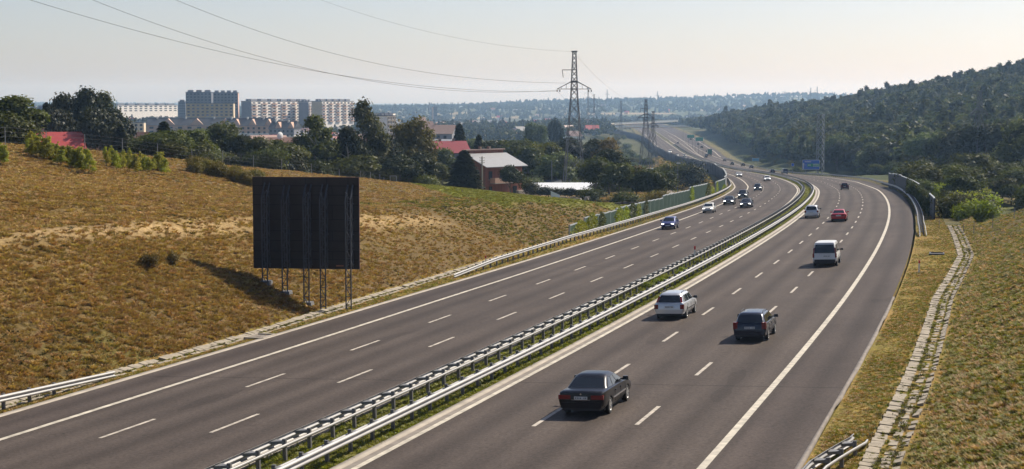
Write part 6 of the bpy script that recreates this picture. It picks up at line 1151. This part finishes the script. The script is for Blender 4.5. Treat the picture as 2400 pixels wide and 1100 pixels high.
# terrace with dark roofs and gables
def terrace(label,px,pyb,Y,w,d,h,rz,ng,wall=BM['pink']):
    x,_,z=up(px,pyb,Y); r=empty('terraced_house',label,'terraced house',(x,Y,z-6),rz); H=h+6; m=MB(); m.box((0,0,H/2),(w,d,H)); m.build('wall',wall,r); m=MB(); m.box((0,-.1,H*.36),(w+.1,d,H*.5)); m.build('lower_wall',BM['white'],r); rh=d*.42
    m=MB(); m.add([(-w/2-.4,-d/2-.6,H-.3),(w/2+.4,-d/2-.6,H-.3),(w/2+.4,0,H+rh),(-w/2-.4,0,H+rh),(-w/2-.4,d/2+.6,H-.3),(w/2+.4,d/2+.6,H-.3)],[(0,1,2,3),(3,2,5,4),(0,3,4),(1,5,2),(0,4,5,1)]); rf=m.build('roof',BM['dark'],r)
    m=MB(); m.box((0,0,H+rh+.1),(w,.5,.4)); m.build('ridge_cap',BM['zinc'],rf)
    for k in range(ng):
        xx=-w/2+w*(k+.75)/ng; g=MB(); a=w/ng*.26; g.add([(xx-a,-d/2-.25,H-.2),(xx+a,-d/2-.25,H-.2),(xx,-d/2-.25,H+rh*.9),(xx-a,0,H-.2),(xx+a,0,H-.2),(xx,0,H+rh*.9)],[(0,1,2),(5,4,3),(0,2,5,3),(1,4,5,2),(0,3,4,1)]); g.build('gable',BM['pink'],r)
        c=MB(); c.box((xx-w/ng*.42,-.6,H+rh*.95),(1.,1.,2.2)); c.build('chimney',BM['white'],rf)
    for k in range(ng*3):
        for z2 in (H-1.9,H-4.7): win(r,(-w/2+w*(k+.5)/(ng*3),-d/2-.2,z2),w/ng*.14,1.4,0)
    return r
terrace('long terrace with dark roofs and orange gables below the ochre block, left part',448,318,1120,60,12,7.5,R_(2),3)
terrace('long terrace with dark roofs and orange gables, right part with white balconies',588,318,1100,34,12,7.0,R_(-6),3,BM['pink'])
terrace('short dark roofed terrace between the terrace and the dark drooping tree',668,322,1050,18,11,6,R_(-16),2,BM['grey'])
# small houses of the town and villages, walls and roofs only
g_=random.Random(31); LC={'white':'white','cream':'cream','pink':'pinkish','grey':'grey'}; RC={'brown':'brown','red':'red','palered':'pale red','dark':'dark','zinc':'grey'}
def small(px,Y,gname,where):
    x=(px-1200)/F*Y; z=gz(x,Y); wn=g_.choice(['white','white','cream','pink','grey']); rn=g_.choice(['brown','brown','red','palered','dark','zinc']); k=g_.uniform(.9,1.35); w,d,h=10*k,8.5*k,4.2*k; r=empty('house','%s house with a %s roof %s'%(LC[wn],RC[rn],where),'house',(x,Y,z),g_.uniform(-.9,.9),'%s: %s walls, %s roof'%(gname,LC[wn],RC[rn]))
    m=MB(); m.box((0,0,h/2-1),(w,d,h+2)); m.build('wall',BM[wn],r); rh=d*.42; m=MB(); m.add([(-w/2-.4,-d/2-.5,h-.2),(w/2+.4,-d/2-.5,h-.2),(w/2+.4,0,h+rh),(-w/2-.4,0,h+rh),(-w/2-.4,d/2+.5,h-.2),(w/2+.4,d/2+.5,h-.2)],[(0,1,2,3),(3,2,5,4),(0,3,4),(1,5,2),(0,4,5,1)]); m.build('roof',BM[rn],r)
for i in range(84): small(g_.uniform(600,1010),g_.uniform(800,1500),'houses of the near town','in the near town behind the tall birch')
for i in range(40): small(g_.uniform(925,1420),g_.uniform(1400,2600),'houses of the village','in the wooded village left of the nearest pylon')
for i in range(36): small(g_.uniform(1000,1750),g_.uniform(2600,4300),'houses on the hazy ridge','on the hazy ridge beyond the overpass')
for i in range(10): small(g_.uniform(200,440),g_.uniform(1300,1900),'houses left of the towers','among the trees left of the towers')
# ---------------------------------------------------------------- overpass at the far interchange
def overpass(label,pa,pb,Ya,Yb,th,wd,piers,lane=True):
    A=np.array(up(*pa,Ya)); B=np.array(up(*pb,Yb)); base=A.copy(); r=empty('overpass',label,'bridge',tuple(A)); d=B-A; L=np.linalg.norm(d[:2]); t=d/L; n=np.array([-t[1],t[0],0]); m=MB(); V=[]
    for p in (A-base,B-base):
        for q,z in ((0,0),(wd,0),(wd,-th),(0,-th)): V.append(p+n*q+np.array([0,0,z]))
    m.add(V,[(0,1,2,3),(7,6,5,4),(0,4,5,1),(1,5,6,2),(2,6,7,3),(3,7,4,0)]); m.build('deck',BM['cream'],r); m=MB(); m.bar(A-base+np.array([0,0,-.3])-n*.4,B-base+np.array([0,0,-.3])-n*.4,.7,.9); m.build('edge_beam',BM['white'],r)
    for q in (0,wd): m=MB(); m.bar(A-base+n*q+np.array([0,0,.55]),B-base+n*q+np.array([0,0,.55]),.3,1.1); m.build('parapet',M['noise_rail'],r)
    for f in piers:
        p=A-base+d*f; m=MB(); g=gz(*(A+d*f)[:2])-A[2]
        for q in (.2,.8): c=p+n*wd*q; m.box((c[0],c[1],(p[2]-th+g-1)/2),(2.0,1.2,abs(p[2]-th-g)+1))
        m.build('pier',BM['grey'],r)
    return r
overpass('concrete motorway overpass crossing the far end of the motorway',(1395,298),(1622,296),1850,1950,1.7,13,(.18,.36,.52,.66,.82,.98))
overpass('second longer overpass with a parapet just behind the first',(1440,291),(1665,280),2080,2250,1.7,14,(.1,.25,.45,.65,.8))
for i,(px,p) in enumerate([(1536,'white'),(1572,'silver'),(1590,'white'),(1612,'silver'),(1628,'white')]):
    t=(px-1440)/225.; Y=2080+170*t+6; x,_,z=up(px,291-11*t,Y); r=car('van' if i%2 else 'hatch','pale %s on the second overpass, %s in the row'%('van' if i%2 else 'car',['leftmost','second from the left','middle','second from the right','rightmost'][i]),PT[p],300,0,detail=False,cat='van' if i%2 else 'car',name='van' if i%2 else 'car'); r.matrix_world=Matrix.Translation((x,Y,z+.05))@Matrix.Rotation(.6,4,'Z')
# path, shelter, odds and ends on the left of the bend
def sheet(name,label,pix,mt,cat,lift=.12):
    V=[]
    for px,py in pix:
        Yv=np.arange(240,560,1.0); pts=np.array([up(px,py,y) for y in Yv]); gg=ground(pts[:,0],pts[:,1]); hit=np.where(pts[:,2]<gg)[0]; q=pts[hit[0]] if len(hit) else pts[150]; V.append((q[0],q[1],gz(q[0],q[1])+lift))
    c=np.mean(V,0); m=MB(); m.add([tuple(np.array(v)-c) for v in V]+[tuple(np.array(v)-c-np.array([0,0,.3])) for v in V],[tuple(range(len(V)))]+[(i,(i+1)%len(V),(i+1)%len(V)+len(V),i+len(V)) for i in range(len(V))]); o=m.build(name,mt); o.location=c; tag(o,label,cat,kind='structure')
sheet('path','curved grey path among the dry grass left of the dark wall',[(1566,408),(1580,409),(1594,414),(1600,422),(1596,431),(1584,437),(1570,438),(1560,434)],gut,'path')
def shelter():
    x,Y,z=up(1524,400,640); z=gz(x,Y); r=empty('shelter','small pale shelter at the foot of the dark pylon','shelter',(x,Y,z)); m=MB(); m.box((0,0,2.3),(3.4,2.2,.25)); m.build('roof',M['white_paint'],r); m=MB(); m.box((0,1.0,1.1),(3.2,.1,2.2)); m.build('back_wall',BM['grey'],r)
    for s in (-1,1): m=MB(); m.box((s*1.55,-.9,1.1),(.1,.1,2.3)); m.build('post',M['white_paint'],r)
shelter()
def heap(label,px,py,Y,s,mt,cat,name):
    x,_,_z=up(px,py,Y); g=random.Random(int(px)); r=MB()
    for k in range(9): r.box((g.uniform(-s,s),g.uniform(-.4,.4),g.uniform(0,.35)),(g.uniform(.5,1.3),g.uniform(.2,.5),g.uniform(.15,.4)),rz=g.uniform(-.6,.6),taper=.8)
    o=r.build(name,mt); o.location=(x,Y,gz(x,Y)+.1); tag(o,label,cat,kind='stuff' if cat=='rubble' else None)
heap('low heap of grey brown timber beside the nearest pylon',1345,465,232,2.6,M['wood'],'timber heap','timber_heap'); heap('heap of brown timber under the clump of trees',1470,470,236,1.8,M['bark'],'timber heap','timber_heap')
m=MB(); m.add([(-.7,0,0),(.75,-.2,0),(.7,.5,.1),(-.6,.6,.2),(-.75,.1,1.1),(.5,.1,.55),(.4,.6,.5),(-.6,.5,.9)],[(3,2,1,0),(4,5,6,7),(0,1,5,4),(1,2,6,5),(2,3,7,6),(3,0,4,7)]); x=(1303-1200)/F*228; o=m.build('tarpaulin',M['sign_white']); o.location=(x,228,gz(x,228)+.05); tag(o,'crumpled white tarpaulin lying in the meadow left of the nearest pylon','tarpaulin')
sheet('gravel_patch','pale stony patch at the left edge of the green meadow',[(968,458),(990,461),(1030,468),(1066,476),(1050,478),(1010,472),(985,467)],M['concrete'],'gravel',.06)
# ---------------------------------------------------------------- air
hz=MB(); hz.box((0,6400,30),(24000,13400,240)); ho=hz.build('haze',bpy.data.materials.new('haze_air')); ho['kind']='stuff'; ho['label']='pale blue summer haze over the whole valley'; ho['category']='haze'
hm=ho.data.materials[0]; hm.use_nodes=True; N,L=nodes_of(hm); N.remove(N['Principled BSDF']); pv=N.new('ShaderNodeVolumePrincipled'); pv.inputs['Color'].default_value=(.43,.67,1,1); pv.inputs['Absorption Color'].default_value=(1,1,1,1); pv.inputs['Density'].default_value=HAZE; pv.inputs['Anisotropy'].default_value=.35; L.new(pv.outputs[0],N['Material Output'].inputs['Volume'])

def inlet(label,px,py,s,o,mt):
    q=rp(s,o,.02); f,l,u=frame(s); m=MB()
    for a,b,c,d in ((0,-.55,1.7,.12),(0,.55,1.7,.12),(-.8,0,.12,1.0),(.8,0,.12,1.0)): m.box((a,b,0),(c,d,.14))
    m.box((0,0,-.03),(1.6,1.0,.06),1); ob=m.build('drain_inlet',[M['concrete'] if mt is gut else mt,mt]); ob.location=tuple(q); ob.rotation_euler=(0,0,math.atan2(f.y,f.x)); tag(ob,label,'drain inlet')
inlet('concrete framed drain inlet at the edge of the left hard shoulder',630,790,40.5,-LE-.75,gut); inlet('dark rectangular drain grating in the grass right of the red delineator post',2258,590,96,18.6,M['trim'])
